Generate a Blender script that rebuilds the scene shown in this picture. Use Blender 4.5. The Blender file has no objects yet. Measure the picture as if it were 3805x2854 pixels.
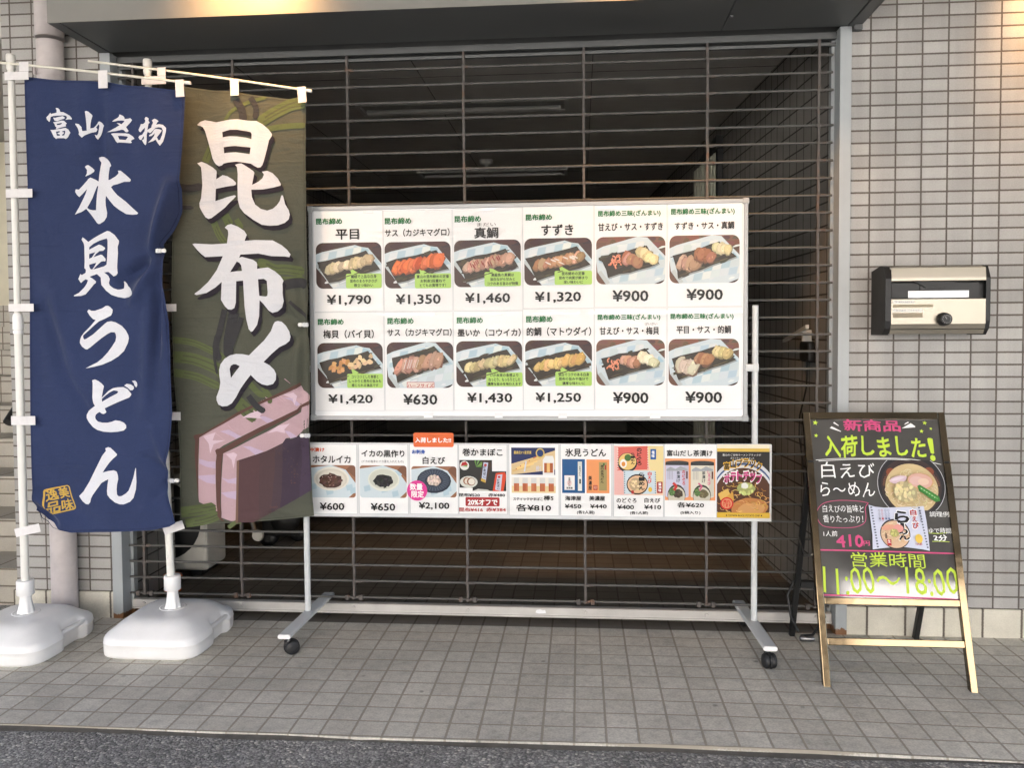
import bpy, bmesh, math, random
from mathutils import Vector, Matrix
from math import radians, sin, cos, pi, sqrt, atan2, exp, hypot

S = bpy.context.scene
COL = S.collection
random.seed(7)

# ------------------------------------------------------------------ camera
cam_d = bpy.data.cameras.new('camera')
cam = bpy.data.objects.new('camera', cam_d)
COL.objects.link(cam)
cam.matrix_world = Matrix(((0.99656458, 0.00351463, 0.08274467, 0.0),
                           (0.08254822, 0.03861349, -0.99583874, -3.5074),
                           (-0.00669506, 0.99924804, 0.03819071, 1.2671),
                           (0, 0, 0, 1)))
cam_d.sensor_width = 36.0
cam_d.lens = 3091.29 / 3805 * 36
cam_d.shift_x = 0.00122
cam_d.shift_y = -0.02094
cam_d.clip_start = 0.05
cam_d.clip_end = 500
S.camera = cam

# ------------------------------------------------------------------ sky, sun, exposure
SUN_ELEV, SUN_AZ = radians(44), radians(-12)       # azimuth from +Y (behind the shop) towards +X
W = bpy.data.worlds.new('World')
S.world = W
W.use_nodes = True
wn = W.node_tree.nodes
wl = W.node_tree.links
wn.clear()
wo = wn.new('ShaderNodeOutputWorld')
wb = wn.new('ShaderNodeBackground')
ws = wn.new('ShaderNodeTexSky')
ws.sky_type = 'NISHITA'
ws.sun_disc = False
ws.sun_elevation = SUN_ELEV
ws.sun_rotation = SUN_AZ
ws.dust_density = 4.0
ws.air_density = 0.7
ws.ozone_density = 0.6
wb.inputs['Strength'].default_value = 0.15
wl.new(ws.outputs[0], wb.inputs[0])
wl.new(wb.outputs[0], wo.inputs[0])
sun_d = bpy.data.lights.new('sun', 'SUN')
sun_d.energy = 5.0
sun_d.angle = radians(0.5)
sun_d.color = (1.0, 0.97, 0.925)
sun = bpy.data.objects.new('sun', sun_d)
COL.objects.link(sun)
sd = Vector((sin(SUN_AZ) * cos(SUN_ELEV), cos(SUN_AZ) * cos(SUN_ELEV), sin(SUN_ELEV)))
sun.rotation_euler = sd.to_track_quat('Z', 'Y').to_euler()
S.view_settings.view_transform = 'Standard'
S.view_settings.look = 'None'
S.view_settings.exposure = 2.58
S.view_settings.gamma = 1.0
S.view_settings.use_curve_mapping = False
S.cycles.max_bounces = 10
S.cycles.diffuse_bounces = 6
S.cycles.glossy_bounces = 5
S.cycles.caustics_reflective = False
S.cycles.sample_clamp_indirect = 8.0
S.cycles.use_denoising = True

# ------------------------------------------------------------------ helpers
def lin(c):
    return tuple(((x / 255) / 12.92 if x / 255 <= 0.04045 else ((x / 255 + 0.055) / 1.055) ** 2.4) for x in c)

class MB:
    """collects faces; build() links them as one mesh object"""
    def __init__(s):
        s.v = []; s.f = []; s.sm = []; s.col = []
    def add(s, vs, fs, smooth=False, col=None):
        o = len(s.v)
        s.v += [tuple(p) for p in vs]
        for f in fs:
            s.f.append(tuple(i + o for i in f)); s.sm.append(smooth); s.col.append(col)
    def box(s, a, b, bev=0.0, seg=2, M=None, smooth=False):
        x0, y0, z0 = a; x1, y1, z1 = b
        if bev > 0:
            bm = bmesh.new()
            bmesh.ops.create_cube(bm, size=1.0)
            for v in bm.verts:
                v.co = Vector(((x0 + x1) / 2 + v.co.x * (x1 - x0), (y0 + y1) / 2 + v.co.y * (y1 - y0), (z0 + z1) / 2 + v.co.z * (z1 - z0)))
            bmesh.ops.bevel(bm, geom=list(bm.edges), offset=bev, segments=seg, affect='EDGES', profile=0.5)
            s.bm(bm, M, smooth)
            return
        vs = [(x0, y0, z0), (x1, y0, z0), (x1, y1, z0), (x0, y1, z0), (x0, y0, z1), (x1, y0, z1), (x1, y1, z1), (x0, y1, z1)]
        if M: vs = [M @ Vector(p) for p in vs]
        s.add(vs, [(0, 3, 2, 1), (4, 5, 6, 7), (0, 1, 5, 4), (1, 2, 6, 5), (2, 3, 7, 6), (3, 0, 4, 7)])
    def bm(s, bm, M=None, smooth=False):
        bm.verts.index_update()
        vs = [(M @ v.co if M else v.co.copy()) for v in bm.verts]
        s.add(vs, [[v.index for v in f.verts] for f in bm.faces], smooth)
        bm.free()
    def tube(s, pts, r, n=10, cap=True, smooth=True):
        pts = [Vector(p) for p in pts]
        rs = r if isinstance(r, (list, tuple)) else [r] * len(pts)
        rings = []
        up = None
        for i, p in enumerate(pts):
            d = (pts[min(i + 1, len(pts) - 1)] - pts[max(i - 1, 0)]).normalized()
            if up is None:
                up = Vector((0, 0, 1)) if abs(d.z) < 0.9 else Vector((1, 0, 0))
            a = d.cross(up).normalized(); b = a.cross(d).normalized(); up = b
            rings.append([p + (a * cos(2 * pi * k / n) + b * sin(2 * pi * k / n)) * rs[i] for k in range(n)])
        vs = [q for ring in rings for q in ring]
        fs = []
        for i in range(len(pts) - 1):
            for k in range(n):
                fs.append((i * n + k, i * n + (k + 1) % n, (i + 1) * n + (k + 1) % n, (i + 1) * n + k))
        s.add(vs, fs, smooth)
        if cap:
            s.add(rings[0], [tuple(range(n))]); s.add(rings[-1], [tuple(reversed(range(n)))])
    def lathe(s, prof, c=(0, 0, 0), n=24, smooth=True, axis='Z', wob=None):
        vs = []; fs = []
        for r, z in prof:
            for k in range(n):
                a = 2 * pi * k / n
                rr = r * (wob(a, z) if wob else 1)
                p = (rr * cos(a), rr * sin(a), z)
                if axis == 'Y': p = (p[0], p[2], p[1])
                if axis == 'X': p = (p[2], p[0], p[1])
                vs.append((p[0] + c[0], p[1] + c[1], p[2] + c[2]))
        m = len(prof)
        for i in range(m - 1):
            for k in range(n):
                fs.append((i * n + k, i * n + (k + 1) % n, (i + 1) * n + (k + 1) % n, (i + 1) * n + k))
        s.add(vs, fs, smooth)
        s.add(vs[:n], [tuple(reversed(range(n)))]); s.add(vs[-n:], [tuple(range(n))])
    def prism(s, outline, a, b, plane='XZ', smooth=False):
        n = len(outline)
        def P(u, v, w):
            return {'XZ': (u, w, v), 'YZ': (w, u, v), 'XY': (u, v, w)}[plane]
        vs = [P(u, v, a) for u, v in outline] + [P(u, v, b) for u, v in outline]
        s.add(vs, [tuple(range(n)), tuple(reversed(range(n, 2 * n)))])
        s.add(vs, [(i, (i + 1) % n, n + (i + 1) % n, n + i) for i in range(n)], smooth)
    def build(s, name, mat, parent=None, origin=None, fixn=True):
        me = bpy.data.meshes.new(name)
        o3 = Vector(origin) if origin is not None else Vector((0, 0, 0))
        me.from_pydata([Vector(p) - o3 for p in s.v], [], s.f)
        me.polygons.foreach_set('use_smooth', s.sm)
        if any(c is not None for c in s.col):
            at = me.color_attributes.new('ink', 'FLOAT_COLOR', 'CORNER')
            buf = []
            for p, c in zip(me.polygons, s.col):
                buf += list((c or (0.8, 0.8, 0.8)) + (1.0,)) * p.loop_total
            at.data.foreach_set('color', buf)
        if fixn:
            bm = bmesh.new(); bm.from_mesh(me)
            bmesh.ops.recalc_face_normals(bm, faces=bm.faces)
            bm.to_mesh(me); bm.free()
        me.materials.append(mat)
        me.update()
        o = bpy.data.objects.new(name, me)
        COL.objects.link(o)
        o.location = o3
        if parent: o.parent = parent
        return o

def thing(name, label, cat, loc=(0, 0, 0), rot=(0, 0, 0), group=None):
    o = bpy.data.objects.new(name, None)
    COL.objects.link(o)
    o.empty_display_size = 0.1
    o.location = loc; o.rotation_euler = rot
    return tag(o, label, cat, group)
def tag(o, label, cat, group=None):
    o['label'] = label; o['category'] = cat
    if group: o['group'] = group
    return o
def struct(o, kind='structure'):
    o['kind'] = kind
    return o
def kids(o):
    return [c for c in bpy.data.objects if c.parent == o]
def copy_tree(o, loc=None, label=None, group=None, parent=None):
    c = o.copy(); COL.objects.link(c)
    if parent: c.parent = parent
    if loc is not None: c.location = loc
    if label: c['label'] = label
    if group: c['group'] = group
    for k in kids(o): copy_tree(k, parent=c)
    return c

# ------------------------------------------------------------------ materials
def newmat(name):
    m = bpy.data.materials.new(name); m.use_nodes = True
    nt = m.node_tree
    return m, nt, nt.nodes['Principled BSDF']
def N(nt, t, **kw):
    n = nt.nodes.new(t)
    for k, v in kw.items():
        if k in ('operation', 'blend_type', 'data_type', 'noise_dimensions', 'feature', 'distance', 'offset', 'squash', 'offset_frequency', 'attribute_name', 'invert'):
            setattr(n, k, v)
        else:
            n.inputs[k].default_value = v
    return n
def mixc(nt, fac, a, b, blend='MIX'):
    n = nt.nodes.new('ShaderNodeMix'); n.data_type = 'RGBA'; n.blend_type = blend
    for sock, val in ((n.inputs[0], fac), (n.inputs[6], a), (n.inputs[7], b)):
        if hasattr(val, 'is_linked') or hasattr(val, 'links'): nt.links.new(val, sock)
        else: sock.default_value = val if not isinstance(val, tuple) or len(val) == 4 else val + (1,)
    return n.outputs[2]
def ramp(nt, src, stops):
    r = nt.nodes.new('ShaderNodeValToRGB')
    e = r.color_ramp.elements
    while len(e) < len(stops): e.new(0.5)
    for el, (p, c) in zip(e, stops):
        el.position = p
        el.color = (c, c, c, 1) if isinstance(c, (int, float)) else tuple(c) + (1,)
    nt.links.new(src, r.inputs[0])
    return r.outputs[0]
def simple(name, col, rough=0.5, metal=0.0, var=0.08, scale=9.0, bump=0.0, bscale=60.0, spec=0.5, coat=0.0):
    m, nt, b = newmat(name)
    tc = nt.nodes.new('ShaderNodeTexCoord')
    n = N(nt, 'ShaderNodeTexNoise', Scale=scale, Detail=6.0, Roughness=0.6)
    nt.links.new(tc.outputs['Object'], n.inputs['Vector'])
    f = ramp(nt, n.outputs['Fac'], [(0.3, 1 - var), (0.7, 1 + var)])
    c = mixc(nt, 1.0, tuple(col), f, 'MULTIPLY')
    nt.links.new(c, b.inputs['Base Color'])
    b.inputs['Roughness'].default_value = rough
    b.inputs['Metallic'].default_value = metal
    b.inputs['Specular IOR Level'].default_value = spec
    b.inputs['Coat Weight'].default_value = coat
    rr = ramp(nt, n.outputs['Fac'], [(0.2, max(0.02, rough - 0.07)), (0.8, min(1, rough + 0.07))])
    nt.links.new(rr, b.inputs['Roughness'])
    if bump:
        n2 = N(nt, 'ShaderNodeTexNoise', Scale=bscale, Detail=4.0)
        nt.links.new(tc.outputs['Object'], n2.inputs['Vector'])
        bp = N(nt, 'ShaderNodeBump', Strength=bump, Distance=0.002)
        nt.links.new(n2.outputs['Fac'], bp.inputs['Height'])
        nt.links.new(bp.outputs[0], b.inputs['Normal'])
    return m

def tiled(name, axes, off, size, joint, c1, c2, cj, rough=0.45, depth=0.0015, grime=0.12, gscale=3.0, fine=0.05, fscale=180.0, spec=0.4, streak=0.0, dirt=False):
    """stack-bond tiles on object coordinates; joints recessed by bump"""
    m, nt, b = newmat(name)
    tc = nt.nodes.new('ShaderNodeTexCoord')
    sp = nt.nodes.new('ShaderNodeSeparateXYZ')
    nt.links.new(tc.outputs['Object'], sp.inputs[0])
    ds = []
    ids = []
    for ax, o, sz in zip(axes, off, size):
        a = N(nt, 'ShaderNodeMath', operation='SUBTRACT'); a.inputs[1].default_value = o
        nt.links.new(sp.outputs['XYZ'.index(ax)], a.inputs[0])
        d = N(nt, 'ShaderNodeMath', operation='DIVIDE'); d.inputs[1].default_value = sz
        nt.links.new(a.outputs[0], d.inputs[0])
        fl = N(nt, 'ShaderNodeMath', operation='FLOOR'); nt.links.new(d.outputs[0], fl.inputs[0])
        ids.append(fl.outputs[0])
        pp = N(nt, 'ShaderNodeMath', operation='PINGPONG'); pp.inputs[1].default_value = 0.5
        nt.links.new(d.outputs[0], pp.inputs[0])
        mu = N(nt, 'ShaderNodeMath', operation='MULTIPLY'); mu.inputs[1].default_value = sz
        nt.links.new(pp.outputs[0], mu.inputs[0])
        ds.append(mu.outputs[0])
    mn = N(nt, 'ShaderNodeMath', operation='MINIMUM')
    nt.links.new(ds[0], mn.inputs[0]); nt.links.new(ds[1], mn.inputs[1])
    # uneven joint edge
    nz = N(nt, 'ShaderNodeTexNoise', Scale=fscale, Detail=3.0)
    nt.links.new(tc.outputs['Object'], nz.inputs['Vector'])
    wob = N(nt, 'ShaderNodeMath', operation='MULTIPLY_ADD'); wob.inputs[1].default_value = joint * 0.35; wob.inputs[2].default_value = -joint * 0.175
    nt.links.new(nz.outputs['Fac'], wob.inputs[0])
    dd = N(nt, 'ShaderNodeMath', operation='ADD')
    nt.links.new(mn.outputs[0], dd.inputs[0]); nt.links.new(wob.outputs[0], dd.inputs[1])
    mr = nt.nodes.new('ShaderNodeMapRange'); mr.interpolation_type = 'SMOOTHSTEP'
    mr.inputs['From Min'].default_value = joint * 0.36; mr.inputs['From Max'].default_value = joint * 0.68
    nt.links.new(dd.outputs[0], mr.inputs['Value'])
    fac = mr.outputs[0]
    cx = nt.nodes.new('ShaderNodeCombineXYZ')
    nt.links.new(ids[0], cx.inputs[0]); nt.links.new(ids[1], cx.inputs[1])
    wn_ = nt.nodes.new('ShaderNodeTexWhiteNoise'); wn_.noise_dimensions = '2D'
    nt.links.new(cx.outputs[0], wn_.inputs['Vector'])
    tile = mixc(nt, wn_.outputs['Value'], tuple(c1), tuple(c2))
    gz = N(nt, 'ShaderNodeTexNoise', Scale=gscale, Detail=7.0, Roughness=0.62)
    nt.links.new(tc.outputs['Object'], gz.inputs['Vector'])
    g = ramp(nt, gz.outputs['Fac'], [(0.3, 1 - grime), (0.68, 1 + grime * 0.5)])
    tile = mixc(nt, 1.0, tile, g, 'MULTIPLY')
    fz = ramp(nt, nz.outputs['Fac'], [(0.35, 1 - fine), (0.65, 1 + fine)])
    tile = mixc(nt, 1.0, tile, fz, 'MULTIPLY')
    if streak:
        mp = nt.nodes.new('ShaderNodeMapping'); mp.inputs['Scale'].default_value = (14, 14, 0.7)
        nt.links.new(tc.outputs['Object'], mp.inputs[0])
        sz_ = N(nt, 'ShaderNodeTexNoise', Scale=1.0, Detail=5.0)
        nt.links.new(mp.outputs[0], sz_.inputs['Vector'])
        tile = mixc(nt, 1.0, tile, ramp(nt, sz_.outputs['Fac'], [(0.35, 1 - streak), (0.6, 1.0)]), 'MULTIPLY')
    if dirt:
        v = N(nt, 'ShaderNodeTexVoronoi', Scale=6.5); nt.links.new(tc.outputs['Object'], v.inputs['Vector'])
        tile = mixc(nt, 1.0, tile, ramp(nt, v.outputs['Distance'], [(0.0, 0.45), (0.05, 0.62), (0.075, 1.0)]), 'MULTIPLY')
        st_ = N(nt, 'ShaderNodeTexNoise', Scale=1.4, Detail=9.0, Roughness=0.7, Distortion=0.8); nt.links.new(tc.outputs['Object'], st_.inputs['Vector'])
        tile = mixc(nt, 1.0, tile, ramp(nt, st_.outputs['Fac'], [(0.36, 0.84), (0.46, 0.98), (0.62, 1.0), (0.72, 1.06)]), 'MULTIPLY')
        sm = N(nt, 'ShaderNodeTexNoise', Scale=30.0, Detail=4.0); nt.links.new(tc.outputs['Object'], sm.inputs['Vector'])
        tile = mixc(nt, 1.0, tile, ramp(nt, sm.outputs['Fac'], [(0.30, 0.86), (0.5, 1.0), (0.7, 1.08)]), 'MULTIPLY')
    jc = mixc(nt, gz.outputs['Fac'], tuple(x * 0.8 for x in cj), tuple(x * 1.2 for x in cj))
    c = mixc(nt, fac, jc, tile)
    nt.links.new(c, b.inputs['Base Color'])
    r = nt.nodes.new('ShaderNodeMapRange')
    r.inputs['To Min'].default_value = 0.9; r.inputs['To Max'].default_value = rough
    nt.links.new(fac, r.inputs['Value']); nt.links.new(r.outputs[0], b.inputs['Roughness'])
    b.inputs['Specular IOR Level'].default_value = spec
    hm = N(nt, 'ShaderNodeMath', operation='MULTIPLY_ADD'); hm.inputs[1].default_value = 0.12
    nt.links.new(nz.outputs['Fac'], hm.inputs[0]); nt.links.new(fac, hm.inputs[2])
    bp = N(nt, 'ShaderNodeBump', Strength=0.8, Distance=depth)
    nt.links.new(hm.outputs[0], bp.inputs['Height'])
    nt.links.new(bp.outputs[0], b.inputs['Normal'])
    return m

TW, TH, TB = 0.1008, 0.05, 0.1175        # facade tile module and height of the base course
M = {}
wt = ((0.315, 0.307, 0.291), (0.395, 0.386, 0.367), (0.115, 0.098, 0.086))
M['wall_r'] = tiled('facade_tile', 'XZ', (1.5761, TB), (TW, TH), 0.0062, *wt, rough=0.42, grime=0.12, streak=0.12)
M['wall_l'] = tiled('facade_tile_pier', 'XZ', (-2.4853, TB), (TW, TH), 0.0062, *wt, rough=0.42, grime=0.09, streak=0.05)
M['wall_side'] = tiled('facade_tile_return', 'YZ', (0.0, TB), (TW, TH), 0.0062, *wt, rough=0.42, grime=0.12)
bt = ((0.56, 0.53, 0.44), (0.62, 0.59, 0.50), (0.13, 0.11, 0.09))
M['base_r'] = tiled('base_tile', 'XZ', (1.178, -0.4), (0.1525, 0.6), 0.0085, *bt, rough=0.5, grime=0.16, gscale=6)
M['base_l'] = tiled('base_tile_pier', 'XZ', (-2.236, -0.4), (0.1505, 0.6), 0.0085, *bt, rough=0.5, grime=0.2, gscale=6)
M['floor'] = tiled('pavement_tile', 'XY', (-0.0215, -0.9938), (0.1, 0.1), 0.0075, (0.50, 0.475, 0.41), (0.58, 0.555, 0.485), (0.33, 0.295, 0.24), rough=0.62, depth=0.0016, grime=0.2, gscale=2.2, fine=0.13, fscale=150, spec=0.3, dirt=True)
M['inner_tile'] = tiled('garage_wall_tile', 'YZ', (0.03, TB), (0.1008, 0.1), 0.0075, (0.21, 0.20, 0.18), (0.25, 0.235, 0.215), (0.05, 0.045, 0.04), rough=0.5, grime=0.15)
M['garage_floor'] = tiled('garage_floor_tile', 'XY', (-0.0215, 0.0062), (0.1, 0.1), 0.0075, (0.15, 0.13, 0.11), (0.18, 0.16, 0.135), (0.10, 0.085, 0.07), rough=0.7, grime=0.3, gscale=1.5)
M['stair'] = tiled('stair_tile', 'XZ', (-2.56, 0.0), (0.2, 0.08), 0.007, (0.36, 0.33, 0.28), (0.41, 0.38, 0.32), (0.14, 0.115, 0.09), rough=0.55, grime=0.2)

def asphalt():
    m, nt, b = newmat('asphalt')
    tc = nt.nodes.new('ShaderNodeTexCoord')
    v = N(nt, 'ShaderNodeTexVoronoi', Scale=125.0)
    w_ = N(nt, 'ShaderNodeTexNoise', Scale=60.0, Detail=3.0)
    nt.links.new(tc.outputs['Object'], w_.inputs['Vector'])
    vm = mixc(nt, 0.12, (0, 0, 0, 1), (1, 1, 1, 1))
    mx = nt.nodes.new('ShaderNodeMix'); mx.data_type = 'VECTOR'; mx.inputs[0].default_value = 0.012
    nt.links.new(tc.outputs['Object'], mx.inputs[4]); nt.links.new(w_.outputs['Color'], mx.inputs[5])
    nt.links.new(mx.outputs[1], v.inputs['Vector'])
    sepc = nt.nodes.new('ShaderNodeSeparateColor'); nt.links.new(v.outputs['Color'], sepc.inputs[0])
    stone = ramp(nt, sepc.outputs[0], [(0.0, (0.15, 0.147, 0.14)), (0.55, (0.26, 0.253, 0.238)), (0.9, (0.38, 0.37, 0.34)), (1.0, (0.6, 0.57, 0.5))])
    gap = ramp(nt, v.outputs['Distance'], [(0.34, 1.0), (0.75, 0.6)])
    c = mixc(nt, 1.0, stone, gap, 'MULTIPLY')
    g = N(nt, 'ShaderNodeTexNoise', Scale=3.0, Detail=6.0)
    nt.links.new(tc.outputs['Object'], g.inputs['Vector'])
    c = mixc(nt, 1.0, c, ramp(nt, g.outputs['Fac'], [(0.3, 0.8), (0.7, 1.2)]), 'MULTIPLY')
    nt.links.new(c, b.inputs['Base Color'])
    b.inputs['Roughness'].default_value = 0.85
    inv = N(nt, 'ShaderNodeMath', operation='MULTIPLY_ADD'); inv.inputs[1].default_value = -1.0; inv.inputs[2].default_value = 1.0
    nt.links.new(v.outputs['Distance'], inv.inputs[0])
    bp = N(nt, 'ShaderNodeBump', Strength=0.9, Distance=0.006)
    nt.links.new(inv.outputs[0], bp.inputs['Height']); nt.links.new(bp.outputs[0], b.inputs['Normal'])
    return m
M['asphalt'] = asphalt()

def ink_mat(name, rough, coat=0.0, bump=0.0, cloth=False):
    m, nt, b = newmat(name)
    a = nt.nodes.new('ShaderNodeAttribute'); a.attribute_name = 'ink'
    tc = nt.nodes.new('ShaderNodeTexCoord')
    n = N(nt, 'ShaderNodeTexNoise', Scale=420.0 if cloth else 900.0, Detail=2.0)
    nt.links.new(tc.outputs['Object'], n.inputs['Vector'])
    c = mixc(nt, 1.0, a.outputs['Color'], ramp(nt, n.outputs['Fac'], [(0.3, 0.93), (0.7, 1.06)]), 'MULTIPLY')
    nt.links.new(c, b.inputs['Base Color'])
    b.inputs['Roughness'].default_value = rough
    b.inputs['Specular IOR Level'].default_value = 0.2 if cloth else 0.25
    b.inputs['Coat Weight'].default_value = coat
    b.inputs['Coat Roughness'].default_value = 0.12
    if bump:
        n2 = N(nt, 'ShaderNodeTexNoise', Scale=7.0, Detail=3.0)
        nt.links.new(tc.outputs['Object'], n2.inputs['Vector'])
        bp = N(nt, 'ShaderNodeBump', Strength=bump, Distance=0.01)
        nt.links.new(n2.outputs['Fac'], bp.inputs['Height']); nt.links.new(bp.outputs[0], b.inputs['Normal'])
        if coat: nt.links.new(bp.outputs[0], b.inputs['Coat Normal'])
    return m
M['print'] = ink_mat('printed_paper', 0.45, coat=0.12, bump=0.25)
M['paint'] = ink_mat('marker_paint', 0.6)


M['white_plastic'] = simple('white_plastic', (0.78, 0.775, 0.765), 0.36, var=0.06, scale=7, bump=0.14, bscale=160)
M['pole_plastic'] = simple('ivory_plastic', (0.74, 0.73, 0.68), 0.4, var=0.05)
M['rod_plastic'] = simple('cream_plastic_rod', (0.72, 0.70, 0.60), 0.42, var=0.06)
M['tab'] = simple('white_nylon_tab', (0.70, 0.68, 0.68), 0.6, var=0.06, scale=40)
M['clear'] = simple('clear_clip_plastic', (0.45, 0.46, 0.48), 0.12, var=0.1, spec=0.8)
M['alu'] = simple('silver_frame_paint', (0.34, 0.35, 0.355), 0.4, metal=0.15, var=0.05)
M['post'] = simple('pale_grey_painted_steel', (0.56, 0.58, 0.58), 0.4, var=0.05)
M['board'] = simple('whiteboard_enamel', (0.76, 0.77, 0.78), 0.2, var=0.02, coat=0.3)
M['black_plastic'] = simple('black_plastic', (0.010, 0.010, 0.010), 0.5, var=0.25, bump=0.1, bscale=300)
M['rubber'] = simple('dark_grey_caster_plastic', (0.014, 0.014, 0.015), 0.55, var=0.2)
M['chrome'] = simple('plated_steel', (0.28, 0.28, 0.28), 0.35, metal=1.0)
M['rail'] = simple('blue_grey_painted_steel', (0.34, 0.365, 0.375), 0.42, var=0.08, scale=5, bump=0.08, bscale=90)
def foot_rust(m):
    nt = m.node_tree; b = nt.nodes['Principled BSDF']
    g = nt.nodes.new('ShaderNodeNewGeometry'); sp = nt.nodes.new('ShaderNodeSeparateXYZ'); nt.links.new(g.outputs['Position'], sp.inputs[0])
    n = N(nt, 'ShaderNodeTexNoise', Scale=55.0, Detail=5.0); nt.links.new(g.outputs['Position'], n.inputs['Vector'])
    a = N(nt, 'ShaderNodeMath', operation='MULTIPLY_ADD'); a.inputs[1].default_value = -0.16; nt.links.new(n.outputs['Fac'], a.inputs[0]); nt.links.new(sp.outputs[2], a.inputs[2])
    f = ramp(nt, a.outputs[0], [(0.0, 1.0), (0.004, 0.0)])
    src = b.inputs['Base Color'].links[0].from_socket
    nt.links.new(mixc(nt, f, src, (0.16, 0.075, 0.03)), b.inputs['Base Color'])
    a.inputs[1].default_value = -0.042
foot_rust(M['rail'])
M['fascia'] = simple('grey_beige_painted_steel', (0.19, 0.185, 0.17), 0.5, var=0.05, scale=4)
M['under'] = simple('dark_grey_painted_steel', (0.105, 0.11, 0.11), 0.55, var=0.1, scale=4)
M['bottom_rail'] = simple('mill_aluminium', (0.48, 0.465, 0.44), 0.45, metal=0.3, var=0.1, scale=8)
M['pipe'] = simple('weathered_pvc', (0.50, 0.455, 0.445), 0.6, var=0.14, scale=10, bump=0.15, bscale=40)
M['ceiling'] = simple('garage_ceiling_board', (0.54, 0.525, 0.49), 0.9, var=0.05)
M['plaster'] = simple('pale_plaster', (0.45, 0.43, 0.38), 0.9, var=0.1, scale=2)
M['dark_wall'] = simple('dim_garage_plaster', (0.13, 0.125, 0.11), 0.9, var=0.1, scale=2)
M['fixture'] = simple('white_enamel_fixture', (0.55, 0.55, 0.52), 0.4, var=0.04)
M['louvre'] = simple('pale_green_louvre', (0.74, 0.74, 0.60), 0.5, var=0.06)
M['ac'] = simple('ivory_appliance_paint', (0.55, 0.53, 0.47), 0.45, var=0.06)
M['orange'] = simple('orange_plastic', (0.65, 0.16, 0.03), 0.5, var=0.08)
M['steel'] = None
M['concrete'] = simple('concrete', (0.36, 0.35, 0.33), 0.85, var=0.12, scale=3, bump=0.3, bscale=40)
M['acrylic'] = simple('black_acrylic_sheet', (0.060, 0.057, 0.053), 0.03, var=0.1)
M['acrylic'].node_tree.nodes['Principled BSDF'].inputs['IOR'].default_value = 2.0
M['glass'] = simple('dark_window_glass', (0.03, 0.035, 0.04), 0.05, var=0.1)
M['deck'] = simple('grey_painted_deck', (0.26, 0.255, 0.245), 0.8, var=0.06, scale=2)
M['cream'] = simple('cream_render', (0.80, 0.785, 0.76), 0.85, var=0.06, scale=1)
M['soffit'] = simple('soffit_board', (0.40, 0.38, 0.35), 0.8, var=0.05, scale=3)

def brushed(name, col, rough, scale=(1, 40, 40)):
    m, nt, b = newmat(name)
    tc = nt.nodes.new('ShaderNodeTexCoord')
    mp = nt.nodes.new('ShaderNodeMapping'); mp.inputs['Scale'].default_value = scale
    nt.links.new(tc.outputs['Object'], mp.inputs[0])
    n = N(nt, 'ShaderNodeTexNoise', Scale=14.0, Detail=5.0)
    nt.links.new(mp.outputs[0], n.inputs['Vector'])
    b.inputs['Base Color'].default_value = tuple(col) + (1,)
    b.inputs['Metallic'].default_value = 1.0
    b.inputs['Roughness'].default_value = rough
    n2 = N(nt, 'ShaderNodeTexNoise', Scale=5.0, Detail=2.0)
    nt.links.new(tc.outputs['Object'], n2.inputs['Vector'])
    bp = N(nt, 'ShaderNodeBump', Strength=0.08, Distance=0.004)
    nt.links.new(n2.outputs['Fac'], bp.inputs['Height']); nt.links.new(bp.outputs[0], b.inputs['Normal'])
    return m
M['steel'] = brushed('brushed_stainless', (0.30, 0.272, 0.222), 0.27)
M['steel'].node_tree.nodes['Principled BSDF'].inputs['Metallic'].default_value = 0.5
M['black_alu'] = simple('black_gloss_frame_paint', (0.011, 0.0105, 0.010), 0.10, var=0.15, scale=30)
_b = M['black_alu'].node_tree.nodes['Principled BSDF']
_b.inputs['IOR'].default_value = 2.5
_b.inputs['Specular Tint'].default_value = (1.0, 0.76, 0.46, 1)  # gold tint puts the warmth of mirrored light into the black frame's reflections

def rusty(name, base, rust_amt):
    m, nt, b = newmat(name)
    tc = nt.nodes.new('ShaderNodeTexCoord')
    n = N(nt, 'ShaderNodeTexNoise', Scale=16.0, Detail=7.0, Roughness=0.65)
    nt.links.new(tc.outputs['Object'], n.inputs['Vector'])
    f = ramp(nt, n.outputs['Fac'], [(0.55 - rust_amt, 0.0), (0.68 - rust_amt, 1.0)])
    n2 = N(nt, 'ShaderNodeTexNoise', Scale=80.0, Detail=3.0)
    nt.links.new(tc.outputs['Object'], n2.inputs['Vector'])
    r = mixc(nt, n2.outputs['Fac'], (0.085, 0.042, 0.026), (0.15, 0.085, 0.055))
    c = mixc(nt, f, tuple(base), r)
    nt.links.new(c, b.inputs['Base Color'])
    b.inputs['Roughness'].default_value = 0.6
    b.inputs['Specular IOR Level'].default_value = 0.4
    return m
M['bar'] = rusty('weathered_shutter_tube', (0.085, 0.083, 0.078), -0.13)
M['link'] = rusty('rusty_shutter_link', (0.085, 0.076, 0.070), -0.01)

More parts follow.
